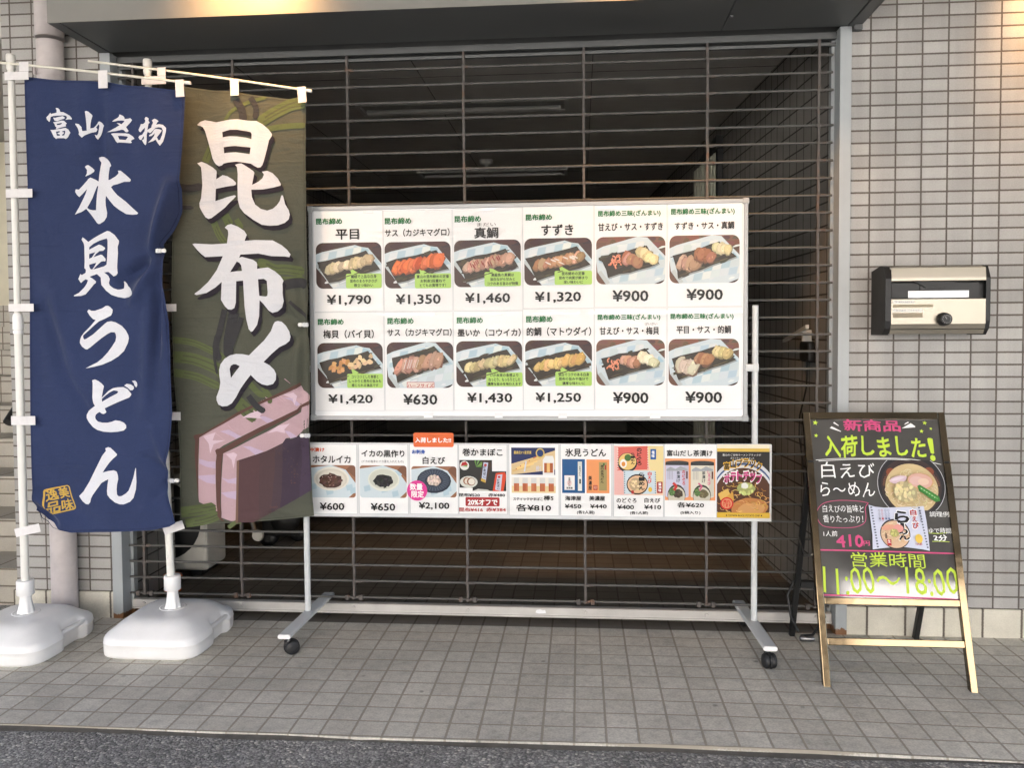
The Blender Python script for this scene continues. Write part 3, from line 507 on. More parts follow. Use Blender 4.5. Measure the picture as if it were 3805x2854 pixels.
CARD=[((-1093,1350,-801,1764),(-1083,1446,-808,1634),0,(-957,1446,-808,1506),[('昆布締め',-1080,1709,-969,1735,'g',2),('平目',-998,1646,-900,1689,'k',1),('¥1,790',-1039,1375,-852,1420,'k',1)],[('繊細で上品な白身',-936,1487,-829,1502,'k',1),('昆布のまろやかさが',-939,1469,-826,1483,'k',1),('際立つ味わい',-923,1451,-843,1465,'k',1)]),((-800,1349,-515,1762),(-795,1444,-522,1633),1,(-670,1443,-521,1503),[('昆布締め',-793,1705,-682,1732,'g',2),('サス（カジキマグロ）',-792,1654,-525,1686,'k',1),('¥1,350',-750,1373,-564,1420,'k',1)],[('富山の昆布締めの定番',-662,1484,-529,1498,'k',1),('お刺身2段重ねで',-647,1466,-544,1480,'k',1),('とてもお買得です！',-650,1448,-542,1462,'k',1)]),((-513,1349,-229,1764),(-508,1446,-236,1636),2,(-384,1448,-236,1506),[('昆布締め',-505,1708,-396,1735,'g',2),('真鯛',-424,1642,-326,1687,'k',1),('まだい',-413,1691,-336,1705,'k',0),('¥1,460',-464,1376,-280,1422,'k',1)],[('高級魚の真鯛は',-356,1487,-264,1501,'k',1),('淡白ながら甘みと',-361,1470,-260,1483,'k',1),('コクのある旨みが特徴',-373,1452,-247,1466,'k',1)]),((-228,1356,58,1768),(-222,1450,50,1639),3,(-100,1451,50,1507),[('昆布締め',-216,1711,-109,1736,'g',2),('すずき',-153,1649,-24,1694,'k',1),('¥1,320',-180,1378,6,1424,'k',1)],[('昆布締めの定番',-71,1489,21,1503,'k',1),('昆布で肉質が締まり',-82,1472,32,1485,'k',1),('深い味わいに',-64,1455,14,1468,'k',1)]),((59,1358,347,1767),(67,1451,341,1640),4,None,[('昆布締め三昧(ざんまい)',74,1718,322,1745,'g',2),('甘えび・サス・すずき',75,1663,331,1695,'k',1),('¥900',131,1381,274,1427,'k',1)],[]),((349,1358,642,1767),(357,1452,631,1641),5,None,[('昆布締め三昧(ざんまい)',362,1720,611,1748,'g',2),('すずき・サス・真鯛',377,1664,609,1694,'k',1),('¥900',423,1384,566,1429,'k',1)],[]),((-1095,940,-802,1349),(-1083,1035,-808,1222),6,(-958,1035,-808,1094),[('昆布締め',-1079,1296,-969,1322,'g',2),('梅貝（バイ貝）',-1056,1240,-843,1276,'k',1),('¥1,420',-1039,967,-851,1009,'k',1)],[('コリコリとした食感と',-939,1075,-826,1089,'k',1),('しっかりと昆布の旨みも',-950,1057,-815,1071,'k',1),('感じられる逸品です',-939,1040,-827,1053,'k',1)]),((-801,941,-515,1348),(-791,1035,-515,1223),7,(-708,1036,-594,1060),[('昆布締め',-787,1297,-677,1324,'g',2),('サス（カジキマグロ）',-787,1247,-520,1279,'k',1),('¥630',-724,966,-582,1010,'k',1)],[('ハーフサイズ',-705,1040,-597,1055,'k',1)]),((-514,942,-230,1348),(-503,1039,-233,1226),8,(-380,1041,-232,1098),[('昆布締め',-500,1298,-392,1324,'g',2),('墨いか（コウイカ）',-496,1244,-238,1277,'k',1),('¥1,430',-459,970,-274,1015,'k',1)],[('いか本来の食感より',-364,1080,-249,1094,'k',1),('ねっとり、もっちりとした',-371,1062,-241,1076,'k',1),('濃厚な旨みを味わえます',-375,1045,-238,1058,'k',1)]),((-230,944,58,1355),(-221,1042,49,1228),9,(-99,1043,48,1101),[('昆布締め',-217,1300,-109,1327,'g',2),('的鯛（マトウダイ）',-214,1245,46,1281,'k',1),('¥1,250',-180,972,5,1016,'k',1)],[('淡白でコクのある白身',-87,1082,37,1096,'k',1),('昆布の旨みや塩分で',-84,1065,34,1078,'k',1),('濃厚な味わいに',-71,1047,21,1060,'k',1)]),((59,946,346,1356),(66,1044,339,1229),10,None,[('昆布締め三昧(ざんまい)',71,1305,321,1331,'g',2),('甘えび・サス・梅貝',80,1248,316,1280,'k',1),('ばいがい',260,1286,309,1297,'k',0),('¥900',132,972,274,1018,'k',1)],[]),((348,948,643,1357),(354,1043,630,1230),11,None,[('昆布締め三昧(ざんまい)',360,1306,608,1332,'g',2),('平目・サス・的鯛',384,1251,598,1283,'k',1),('¥900',419,974,564,1020,'k',1)],[])]
BOARD=(-1113,902,664,1783)
LOW=[((-1140,512,-918,804),[('沖漬け',-1120,772,-1053,789,'o',2),('ホタルイカ',-1104,725,-944,757,'k',1),('¥600',-1077,529,-973,560,'k',1)],[('bowl_squid',-1129,581,-925,716)]),((-912,514,-704,805),[('イカの黒作り',-898,751,-718,781,'k',1),('(イカの塩辛にイカ墨を入れたもの)',-897,726,-722,739,'k',0),('¥650',-862,529,-759,560,'k',1)],[('bowl_ink',-907,582,-711,716)]),((-699,516,-497,806),[('お刺身',-687,765,-632,783,'b',2),('白えび',-643,723,-550,754,'k',1),('¥2,100',-661,535,-534,566,'k',1)],[('bowl_shrimp',-691,586,-504,714)]),((-496,518,-295,806),[('巻かまぼこ',-479,758,-314,789,'k',1),('昆布¥520',-494,590,-408,605,'k',1),('赤¥480',-374,591,-305,606,'k',1),('20%オフで',-458,556,-336,581,'w',2),('昆布¥416',-494,529,-396,546,'r',1),('赤¥384',-383,530,-302,547,'r',1)],[('fishcake',-492,614,-300,741),('red_box',-468,551,-328,588)]),((-290,514,-85,808),[('スティックかまぼこ',-272,577,-152,590,'k',1),('棒S',-148,578,-108,599,'k',1),('各¥810',-261,533,-118,563,'k',1)],[('sticks_box',-279,682,-101,793),('sticks_row',-278,608,-99,671)]),((-81,514,127,809),[('氷見うどん',-60,758,104,791,'k',1),('海津屋',-61,579,4,598,'k',1),('美濃屋',36,579,99,599,'k',1),('¥450',-63,547,4,565,'k',1),('¥440',39,548,106,565,'k',1),('(各2人前)',-14,523,57,539,'k',1)],[('udon_blue',-73,609,19,747),('udon_orange',25,609,117,746)]),((132,513,333,810),[('のどぐろ',145,572,225,592,'k',1),('白えび',256,573,319,593,'k',1),('¥400',148,546,215,564,'k',1),('¥410',255,547,323,565,'k',1),('(各1人前)',199,524,271,539,'k',1)],[('ramen_packs',136,603,332,802)]),((334,514,543,811),[('富山だし茶漬け',345,762,525,787,'k',1),('各¥620',386,555,492,577,'k',1),('(5袋入り)',399,527,478,542,'k',1)],[('tea_cans',338,584,537,752)]),((541,514,750,812),[],[('chips_poster',543,517,748,810)])]
STRIP=(-1195,502,756,810)
TAG=(-680,794,-514,853)
TAGTX=[('入荷しました!!',-673,812,-524,833,'w',2)]
STICK=(-709,572,-625,656)
STICKTX=[('数量',-697,616,-644,644,'w',1),('限定',-691,585,-639,614,'w',1)]
ATEXT=[('新商品',-113,927,97,971,'p',1),('入荷しました',-192,828,181,910,'y',1),('！',191,817,211,903,'y',2),('白えび',-209,749,-13,808,'w',0),('ら〜めん',-218,679,-19,732,'w',0),('白えびの旨味と',-215,621,-67,648,'w',0),('香りたっぷり！',-216,583,-72,610,'w',0),('1人前',-219,532,-169,552,'w',0),('410',-175,495,-78,540,'p',1),('円',-79,500,-56,518,'p',1),('営業時間',-128,424,133,475,'y',0),('11:00〜18:00',-232,328,240,423,'y',0),('調理例',167,608,236,627,'w',0),('ゆで時間',158,548,236,568,'w',0),('2分',172,521,220,543,'w',1)]
ALINE=[('p',5,[(-238,483),(-102,482),(36,480),(238,477)]),('p',5,[(-239,323),(-70,322),(237,316)]),('w',2,[(-226,816),(-143,822),(-48,823),(70,824),(154,817),(230,802)]),('w',2,[(-216,812),(-72,820),(70,820),(140,814),(200,805)]),('p',2,[(-49,657),(-86,663),(-151,665),(-204,656),(-229,637),(-238,613),(-231,584),(-211,568),(-160,564),(-104,567),(-70,582),(-61,605),(-60,639),(-47,657)]),('y',2,[(157,549),(190,548),(224,551)]),('y',2,[(166,519),(196,520),(227,518)])]
ASPIKE=[[(-151,959),(-146,963),(-130,949),(-133,948)],[(-165,939),(-157,946),(-124,927),(-125,925)],[(115,958),(125,964),(131,962),(111,952)],[(101,939),(136,959),(151,947),(150,943)]]
ASTAR=[('y',11,-217,960),('y',8,-218,910),('y',9,187,960),('y',8,172,928),('y',6,207,938)]
ABOWL=(113,724,123,93)
APACK=[(-50,649),(-27,642),(5,639),(75,642),(143,646),(147,646),(151,589),(152,537),(151,485),(126,490),(65,497),(19,496),(-23,491),(-50,487),(-46,539),(-48,596)]
APTX=[('ら',37,583,90,628,'k',2),('ー',55,567,69,584,'k',2),('め',39,541,80,568,'k',2),('ん',46,522,85,548,'k',2),('白',94,612,117,633,'r',2),('え',99,588,117,610,'r',2),('び',98,563,121,586,'r',2),('醤油味',-2,526,5,549,'k',1),('1人前',103,504,126,514,'r',1),('2分',106,523,119,539,'k',1)]
AINNER=(-237,315,242,976)
ARAIL=[315,294]
ARAIL2=[174,154]

# ------------------------------------------------------------------ 2D fills, text and prints
_cache = {}
def fill2d(loops):
    """filled 2D mesh (verts, faces) of closed loops, holes by even-odd"""
    c = bpy.data.curves.new('outline', 'CURVE'); c.dimensions = '2D'; c.fill_mode = 'BOTH'
    for lp in loops:
        s = c.splines.new('POLY'); s.points.add(len(lp) - 1)
        for p, q in zip(s.points, lp): p.co = (q[0], q[1], 0, 1)
        s.use_cyclic_u = True
    return _mesh2d(c)
def _mesh2d(c):
    o = bpy.data.objects.new('outline', c); COL.objects.link(o)
    bpy.context.view_layer.update()
    me = bpy.data.meshes.new_from_object(o.evaluated_get(bpy.context.evaluated_depsgraph_get()))
    vs = [(v.co.x, v.co.y) for v in me.vertices]; fs = [tuple(p.vertices) for p in me.polygons]
    bpy.data.objects.remove(o); bpy.data.curves.remove(c); bpy.data.meshes.remove(me)
    return vs, fs
def text2d(s, bold=0):
    """normalised 2D mesh of a text; heavier weights are overprinted with small shifts"""
    k = (s, bold)
    if k not in _cache:
        c = bpy.data.curves.new('text', 'FONT'); c.body = s; c.resolution_u = 2
        vs, fs = _mesh2d(c)
        r = (0.004, 0.027, 0.036)[bold]; n = (1, 4, 6)[bold]
        V, F = [], []
        for i in range(n):
            dx, dy = (r * cos(2 * pi * i / n + 0.6), r * sin(2 * pi * i / n + 0.6)) if bold else (0, 0)
            o = len(V)
            V += [(x + dx, y + dy, i) for x, y in vs]; F += [tuple(j + o for j in f) for f in fs]
        xs = [v[0] for v in V]; ys = [v[1] for v in V]
        x0, x1, y0, y1 = min(xs), max(xs), min(ys), max(ys)
        _cache[k] = ([((x - x0) / (x1 - x0), (y - y0) / (y1 - y0), l * 0.000025) for x, y, l in V], F)
    return _cache[k]

def clip(poly, conv):
    """Sutherland-Hodgman against a convex CCW outline"""
    out = poly
    for i in range(len(conv)):
        (ax, ay), (bx, by) = conv[i], conv[(i + 1) % len(conv)]
        inp, out = out, []
        if not inp: return []
        def side(p): return (bx - ax) * (p[1] - ay) - (by - ay) * (p[0] - ax)
        for j in range(len(inp)):
            p, q = inp[j - 1], inp[j]
            sp_, sq = side(p), side(q)
            if (sp_ >= 0) != (sq >= 0):
                t = sp_ / (sp_ - sq)
                out.append((p[0] + (q[0] - p[0]) * t, p[1] + (q[1] - p[1]) * t))
            if sq >= 0: out.append(q)
    return out
def rrect(x0, y0, x1, y1, r, n=5):
    pts = []
    for cx, cy, a0 in ((x1 - r, y0 + r, -90), (x1 - r, y1 - r, 0), (x0 + r, y1 - r, 90), (x0 + r, y0 + r, 180)):
        for k in range(n + 1):
            a = radians(a0 + 90 * k / n); pts.append((cx + r * cos(a), cy + r * sin(a)))
    return pts
INK = {'k': (20, 19, 19), 'g': (28, 112, 60), 'w': (250, 250, 248), 'r': (176, 42, 44), 'o': (206, 84, 46), 'b': (38, 86, 176), 'p': (212, 80, 130), 'y': (200, 226, 70)}
def ink(c, k=0.86):
    if isinstance(c, str): c = INK[c]
    return tuple(min(0.85, x * k) for x in lin(c))

class Print:
    """flat artwork in a local plane: x right, y up, every layer a hair above the last"""
    def __init__(s, box, z0, r=0.0, step=0.00003, k=0.80):
        s.k = k
        s.x0, s.y0, s.x1, s.y1 = box
        s.w = s.x1 - s.x0; s.h = s.y1 - s.y0
        s.mb = MB(); s.z = z0; s.step = step
        s.clip = rrect(s.x0, s.y0, s.x1, s.y1, r) if r > 0 else [(s.x0, s.y0), (s.x1, s.y0), (s.x1, s.y1), (s.x0, s.y1)]
    def P(s, u, v): return (s.x0 + u * s.w, s.y0 + v * s.h)
    def poly(s, pts, c, raw=False):
        q = [p if raw else s.P(*p) for p in pts]
        a = sum(q[i - 1][0] * q[i][1] - q[i][0] * q[i - 1][1] for i in range(len(q)))
        if a < 0: q.reverse()
        q = clip(q, s.clip)
        if len(q) < 3: return
        s.z += s.step
        s.mb.add([(x, y, s.z) for x, y in q], [tuple(range(len(q)))], False, ink(c, s.k))
    def fill(s, c): s.z += s.step; s.mb.add([(x, y, s.z) for x, y in s.clip], [tuple(range(len(s.clip)))], False, ink(c))
    def ell(s, u, v, ru, rv, c, rot=0, n=18, jit=0.0, rnd=None):
        asp = s.w / s.h
        pts = []
        for k in range(n):
            a = 2 * pi * k / n
            j = 1 + (rnd.uniform(-jit, jit) if rnd else 0)
            x = ru * cos(a) * j; y = rv * sin(a) * j / asp
            xr = x * cos(rot) - y * sin(rot); yr = x * sin(rot) + y * cos(rot)
            pts.append((u + xr, v + yr * asp))
        s.poly(pts, c)
    def rect(s, u0, v0, u1, v1, c): s.poly([(u0, v0), (u1, v0), (u1, v1), (u0, v1)], c)
    def line(s, pts, w, c):
        asp = s.w / s.h
        for (a, b), (d, e) in zip(pts, pts[1:]):
            L = hypot(d - a, (e - b) / asp) or 1e-6
            nx = -(e - b) / asp / L * w / 2; ny = (d - a) / L * w / 2 * asp
            s.poly([(a + nx, b + ny), (d + nx, e + ny), (d - nx, e - ny), (a - nx, b - ny)], c)
    def text(s, t, u0, v0, u1, v1, c, bold=1, vert=False):
        if vert:
            n = len(t)
            for i, ch in enumerate(t):
                a = v1 - (v1 - v0) * i / n; b = v1 - (v1 - v0) * (i + 0.9) / n
                s.text(ch, u0, b, u1, a, c, bold)
            return
        vs, fs = text2d(t, bold)
        s.z += s.step
        s.mb.add([(s.x0 + (u0 + x * (u1 - u0)) * s.w, s.y0 + (v0 + y * (v1 - v0)) * s.h, s.z + l) for x, y, l in vs], fs, False, ink(c)); s.z += 0.00013
    def build(s, name, parent, mat=None): return s.mb.build(name, mat or M['print'], parent, fixn=False)
def vary(c, r, d=14):
    k = r.uniform(-d, d)
    return tuple(max(0, min(255, x + k + r.uniform(-d / 3, d / 3))) for x in c)

def lettering(items, ox, oz, z0, parent, name='lettering', mat=None):
    mb = MB()
    for s, x0, y0, x1, y1, c, bold in items:
        vs, fs = text2d(s, bold)
        mb.add([((x0 + x * (x1 - x0)) / 1000 - ox, (y0 + y * (y1 - y0)) / 1000 - oz, z0 + l) for x, y, l in vs], fs, False, ink(c))
    return mb.build(name, mat or M['print'], parent, fixn=False)

# ================================================================== SETTING
def grid_obj(name, mat, x0, x1, y0, y1, z):
    mb = MB(); mb.add([(x0, y0, z), (x1, y0, z), (x1, y1, z), (x0, y1, z)], [(0, 1, 2, 3)])
    return struct(mb.build(name, mat, fixn=False))
grid_obj('road', M['asphalt'], -120, 120, -160, 60, -0.012)
grid_obj('bounce_paving', simple('pale_concrete_paving', (0.24, 0.235, 0.225), 0.85, var=0.1, scale=2), -40, 40, -19, -4.2, -0.006)  # pale ground added out of view to bounce sunlight towards the shop
def pavement():
    mb = MB(); nx, ny = 60, 16
    xs = [-7 + 14 * i / nx for i in range(nx + 1)]; ys = [-1.0 + 1.0 * j / ny for j in range(ny + 1)]
    rnd = random.Random(3)
    vs = []
    for y in ys:
        for x in xs:
            f = max(0, min(1, (x - 0.2) / 1.3)) * max(0, min(1, -y))
            h = 0.006 * exp(-((x - 0.5) / 0.6) ** 2) * min(1, -y * 2) - 0.012 * f * f
            yy = y if y > -0.999 else y + 0.004 * sin(x * 3.1) + rnd.uniform(-0.003, 0.003)
            vs.append((x, yy, h))
    n = nx + 1
    mb.add(vs, [(j * n + i, j * n + i + 1, (j + 1) * n + i + 1, (j + 1) * n + i) for j in range(ny) for i in range(nx)], True)
    # the exposed edge down to the asphalt
    mb.add([(xs[i], vs[i][1], vs[i][2]) for i in range(n)] + [(xs[i], vs[i][1] - 0.004, -0.03) for i in range(n)], [(i, i + 1, n + i + 1, n + i) for i in range(nx)])
    return struct(mb.build('pavement', M['floor'], fixn=False))
pavement()
def kerb():
    rnd = random.Random(5)
    mb = MB(); xs = [-7 + 0.05 * i for i in range(281)]
    top = [(x, -0.998 + 0.002 * sin(x * 3), -0.004 - 0.008 * max(0, min(1, (x - .2) / 1.3))) for x in xs]
    low = [(x, -1.016 + 0.005 * sin(x * 7.3) + rnd.uniform(-0.004, 0.004), -0.0105 + 0.0) for x in xs]
    n = len(xs)
    mb.add(low + top, [(i, i + 1, n + i + 1, n + i) for i in range(n - 1)])
    return struct(mb.build('kerb_mortar', simple('edge_mortar', (0.075, 0.069, 0.06), 0.9, var=0.25, scale=30, bump=0.5, bscale=120), fixn=False))
kerb()
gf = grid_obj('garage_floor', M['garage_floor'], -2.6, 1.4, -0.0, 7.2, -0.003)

shop = thing('shop_building', 'pale beige tiled shop front with an opening closed by a grille shutter', 'building')
def panel(name, mat, a, b, parent=shop, bev=0): mb = MB(); mb.box(a, b, bev); return mb.build(name, mat, parent)
panel('tiled_wall', M['wall_r'], (1.096, 0, TB), (6.5, 0.12, 3.0))
panel('tiled_wall', M['wall_l'], (-2.526, 0, TB), (-2.072, 0.12, 3.0))
panel('side_wall', M['wall_side'], (-2.524, 0.121, TB), (-2.45, 2.9, 3.0))
panel('base_course', M['base_r'], (1.096, -0.006, -0.02), (6.5, 0.12, TB - 0.001))
panel('base_course', M['base_l'], (-2.54, -0.008, -0.02), (-2.072, 0.12, TB - 0.001))
panel('guide_rail', M['rail'], (1.05, -0.012, -0.012), (1.0955, 0.09, 2.484), bev=0.002)
panel('guide_rail', M['rail'], (-2.0715, -0.012, -0.03), (-2.025, 0.09, 2.484), bev=0.002)
# inner lip of the two rails, where the tubes run in
panel('rail_lip', M['rail'], (1.036, 0.058, 0.0), (1.0495, 0.09, 2.47))
panel('rail_lip', M['rail'], (-2.0245, 0.058, 0.0), (-2.011, 0.09, 2.47))
# shutter canopy
can = MB(); can.box((-2.075, -0.36, 2.486), (1.132, -0.356, 3.0), 0.0); can.build('canopy_fascia', M['fascia'], shop)
can = MB()
can.box((-2.024, -0.355, 2.487), (0.578, -0.002, 2.50)); can.box((0.582, -0.355, 2.487), (1.078, -0.002, 2.50))
can.box((0.578, -0.355, 2.494), (0.582, -0.002, 2.50)); can.box((1.078, -0.355, 2.496), (1.083, -0.002, 2.50)); can.box((-2.029, -0.355, 2.494), (-2.024, -0.002, 2.50))
can.build('canopy_underside', M['under'], shop)
can = MB(); can.box((1.083, -0.355, 2.484), (1.131, -0.002, 2.99)); can.box((1.099, -0.03, 2.464), (1.131, -0.002, 2.4835)); can.build('canopy_end', M['under'], shop)
can = MB(); can.box((-2.074, -0.355, 2.485), (-2.029, -0.002, 2.99)); can.build('canopy_end', M['under'], shop)
sc = MB(); sc.lathe([(0.004, 0), (0.009, -0.002), (0.008, -0.006), (0.003, -0.007)], (0.591, -0.165, 2.487), 12); sc.build('screw', M['chrome'], shop)
# lintel, ceiling and walls inside
panel('lintel', M['under'], (-2.1, 0.10, 2.46), (1.2, 0.16, 3.0))
panel('garage_ceiling', M['ceiling'], (-2.7, 0.161, 2.63), (1.6, 7.0, 2.70))
cj = MB()
for y in (0.95, 1.86, 2.77, 3.68, 4.59, 5.5): cj.box((-2.6, y - 0.002, 2.6275), (1.4, y + 0.002, 2.6299))
for x in (-1.75, -0.84, 0.07): cj.box((x - 0.002, 0.2, 2.6277), (x + 0.002, 6.9, 2.6299))
cj.build('ceiling_joint', M['dark_wall'], shop)
iw = MB()
k = -0.0736
q = [(1.09 - 0.0736 * 0.1, 0.1), (1.09 - 0.0736 * 7, 7.0)]
iw.add([(q[0][0], q[0][1], -0.1), (q[1][0], q[1][1], -0.1), (q[1][0], q[1][1], 2.63), (q[0][0], q[0][1], 2.63)], [(0, 1, 2, 3)])
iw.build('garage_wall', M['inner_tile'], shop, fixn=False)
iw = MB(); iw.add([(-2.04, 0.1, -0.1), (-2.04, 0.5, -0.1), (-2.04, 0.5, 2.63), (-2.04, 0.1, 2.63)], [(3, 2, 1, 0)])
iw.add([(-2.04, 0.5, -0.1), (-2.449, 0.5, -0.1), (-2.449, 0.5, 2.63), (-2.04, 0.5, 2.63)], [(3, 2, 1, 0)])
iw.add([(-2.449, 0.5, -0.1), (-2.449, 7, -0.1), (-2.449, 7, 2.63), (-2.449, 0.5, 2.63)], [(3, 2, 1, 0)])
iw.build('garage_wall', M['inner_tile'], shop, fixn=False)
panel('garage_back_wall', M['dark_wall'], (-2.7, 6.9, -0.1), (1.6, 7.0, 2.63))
# louvred shop door in the side wall of the garage
def lw(y): return 1.09 - 0.0736 * y
lv = MB(); 
for i in range(9):
    y = 2.12 + i * 0.085
    lv.box((lw(y) - 0.03, y, 0.2), (lw(y) - 0.004, y + 0.066, 2.45), 0.006)
lvo = lv.build('louvre_door', M['louvre'], shop)
hd = MB(); hd.box((lw(2.05) - 0.05, 2.05, 2.452), (lw(2.05) - 0.004 + 0.0, 2.95, 2.53)); hd.box((lw(2.05) - 0.04, 2.06, 0.0), (lw(2.05) - 0.004, 2.118, 2.45)); hd.build('door_frame', M['black_plastic'], shop)
# mass of the building over the opening, soffit over the pavement
panel('soffit', M['soffit'], (-7, -2.15, 2.84), (7, -0.361, 2.99))
panel('soffit', M['soffit'], (1.133, -0.3605, 2.8405), (7, -0.001, 2.99))
panel('soffit', M['soffit'], (-7, -0.3605, 2.8405), (-2.076, -0.001, 2.99))
panel('upper_storey', M['wall_r'], (-7, -2.1, 3.121), (7, 7.0, 3.7))
panel('rear_block', M['plaster'], (1.61, 0.13, 0.0), (7, 7.0, 3.0))
panel('rear_block', M['plaster'], (-2.7, 7.01, 0.0), (1.6, 7.2, 3.0))
panel('garage_ceiling_void', M['plaster'], (-2.7, 0.2, 2.72), (1.6, 7.0, 3.0))

# stair beside the pier
st = MB()
for i in range(9):
    st.box((-8.6, 0.16 + 0.29 * i, -0.02), (-2.56, 3.6, 0.165 * (i + 1) - 0.0))
struct(st.build('stairs', M['stair']))
sw = MB(); sw.box((-9, 3.62, 0.0), (-2.56, 3.7, 2.99)); 
tag(sw.build('stair_wall', simple('cream_stair_wall', (0.62, 0.58, 0.45), 0.8, var=0.05), origin=(-3.6, 3.66, 0)), 'pale cream wall behind the stair at the left edge', 'wall')
sr = MB(); sr.box((-9, 0.13, 3.0), (-2.45, 3.7, 3.12)); sr.build('stair_shade_slab', M['soffit'], shop)  # unseen slab, added to keep the sun off the stair
hr = MB(); hr.tube([(-2.62, 0.1, 0.86), (-2.62, 0.2, 0.95), (-2.62, 3.4, 2.75)], 0.024, 10)
for i in range(4): hr.tube([(-2.62, 0.3 + i * 0.95, 0.3), (-2.62, 0.3 + i * 0.95, 1.0 + i * 0.534)], 0.012, 8)
tag(hr.build('handrail', M['black_plastic'], origin=(-2.62, 0.3, 0)), 'black stair handrail at the left edge behind the tiled pier', 'handrail')

# downlights in the soffit
dl = thing('downlight', 'warm lit downlight in the soffit over the canopy', 'ceiling light', (0, 0, 2.84), group='warm downlights in the soffit')
mb = MB(); mb.lathe([(0.075, 0.0), (0.078, -0.012), (0.06, -0.016), (0.056, -0.002)], (0, 0, 0), 24); mb.build('trim_ring', M['fixture'], dl)
mb = MB(); mb.lathe([(0.055, -0.004), (0.05, -0.006)], (0, 0, 0), 24); mb.build('lamp_disc', M['lamp'], dl)
for i, (x, y) in enumerate(((-1.25, -0.60), (0.36, -0.60), (2.02, -0.26))):
    o = dl if i == 0 else copy_tree(dl, (x, y, 2.839))
    o.location = (x, y, 2.839)
    L = bpy.data.lights.new('downlight_lamp', 'SPOT'); L.spot_size = radians(104); L.spot_blend = 1.0; L.energy = (15.0, 6.0, 6.0)[i]; L.color = (1.0, 0.52, 0.18); L.shadow_soft_size = 0.05
    lo = bpy.data.objects.new('downlight_lamp', L); COL.objects.link(lo); lo.location = (0, 0, -0.035); lo.parent = o; lo.rotation_euler = Vector((0, -1, 0.7)).to_track_quat('Z', 'Y').to_euler()

# ------------------------------------------------------------------ rolling grille shutter
SY = 0.045
sh = thing('grille_shutter', 'grey see-through roller shutter of rusty tubes across the opening', 'shutter', (-0.48, SY, 0))
rnd = random.Random(11)
links = (-1.95, -1.50, -0.992, -0.489, 0.0205, 0.531, 0.982)
zb = [0.099 + 0.0716 * i for i in range(33)]
base = MB(); base.tube([(-1.54, 0, 0), (1.52, 0, 0)], 0.0052, 10)
bar0 = base.build('tube_bar', M['bar'], sh)
bar0.location = (0, 0, zb[0])
for z in zb[1:]:
    c = bar0.copy(); COL.objects.link(c); c.parent = sh
    c.location = (rnd.uniform(-0.003, 0.003), rnd.uniform(-0.001, 0.001), z + rnd.uniform(-0.0012, 0.0012))
for x in links:
    mb = MB()
    for i, z in enumerate(zb):
        j = rnd.uniform(-0.0015, 0.0015); lx = x + 0.48 + j
        mb.box((lx - 0.0055, -0.0095, z + 0.006), (lx + 0.0055, 0.0085, z + 0.0716 - 0.006), 0.0015, 1)
        mb.box((lx - 0.0085, -0.0105, z - 0.0075), (lx + 0.0085, 0.0095, z + 0.0055), 0.002, 1)
        mb.tube([(lx + 0.0085, 0, z), (lx + 0.03, 0, z)], 0.0074, 8)
        if i == 0:
            for sx in (-0.03, 0.03): mb.box((lx + sx - 0.009, -0.012, z - 0.012), (lx + sx + 0.009, 0.01, z + 0.012), 0.003, 1)
    mb.build('link_chain', M['link'], sh)
br = MB()
br.prism([(-0.016, 0.0405), (-0.016, 0.0725), (-0.012, 0.0745), (0.014, 0.0745), (0.014, 0.0335), (-0.022, 0.0335), (-0.022, 0.0405)], -1.522, 1.526, 'YZ')
bro = br.build('bottom_rail', M['bottom_rail'], sh)
for x in links: bo = MB(); bo.lathe([(0.0085, 0), (0.0085, -0.004), (0.006, -0.006)], (x + 0.48, -0.0162, 0.0585), 6, axis='Y', smooth=False); bo.build('bolt', M['bottom_rail'], bro)
stk = MB(); stk.prism([(0.286, 0.052), (0.29, 0.064), (0.306, 0.066), (0.318, 0.062), (0.328, 0.064), (0.331, 0.05), (0.30, 0.048)], -0.0165, -0.0163, 'XZ'); stk.build('torn_sticker', M['board'], bro)
rb = MB(); rb.box((-1.54, -0.012, 2.452), (1.53, 0.02, 2.478)); rb.box((-1.54, 0.0, 2.428), (1.53, 0.016, 2.440)); rb.build('top_rail', M['under'], sh)

# ------------------------------------------------------------------ downpipe
dp = thing('downpipe', 'weathered grey-pink drainpipe on the tiled pier behind the blue banner', 'drainpipe', (-2.262, -0.062, 0))
mb = MB(); mb.tube([(0, 0, -0.01), (0, 0, 2.52)], 0.0535, 28, cap=False); mb.build('pipe', M['pipe'], dp)
mb = MB(); mb.lathe([(0.0545, 2.535), (0.0575, 2.535), (0.0575, 2.70), (0.0545, 2.72), (0.035, 2.78)], (0, 0, 0), 28); mb.build('coupling', M['pipe'], dp)
mb = MB(); mb.lathe([(0.0545, 2.372), (0.0565, 2.374), (0.0565, 2.398), (0.0545, 2.40)], (0, 0, 0), 28); mb.box((-0.035, -0.066, 2.365), (-0.028, -0.052, 2.405)); mb.build('clamp', M['pipe'], dp)

# ------------------------------------------------------------------ inside the garage
def ceil_lamp(x, y, label):
    o = thing('ceiling_light', label, 'ceiling light', (x, y, 2.63), group='unlit strip lights on the garage ceiling')
    mb = MB(); mb.box((-0.615, -0.13, -0.014), (0.615, -0.105, 0)); mb.box((-0.615, 0.105, -0.014), (0.615, 0.13, 0)); mb.box((-0.64, -0.13, -0.014), (-0.6155, 0.13, 0)); mb.box((0.6155, -0.13, -0.014), (0.64, 0.13, 0)); mb.build('frame', M['fixture'], o)
    mb = MB(); mb.box((-0.61, -0.103, -0.004), (0.61, 0.103, 0)); mb.build('reflector', simple('dusty_reflector', (0.33, 0.33, 0.31), 0.5), o)
    mb = MB(); mb.tube([(-0.59, 0, -0.022), (0.59, 0, -0.022)], 0.014, 10); mb.build('tube', M['fixture'], o)
    return o
zf = 2.63
ceil_lamp(-0.70, 1.55, 'unlit strip light on the garage ceiling nearer the shutter')
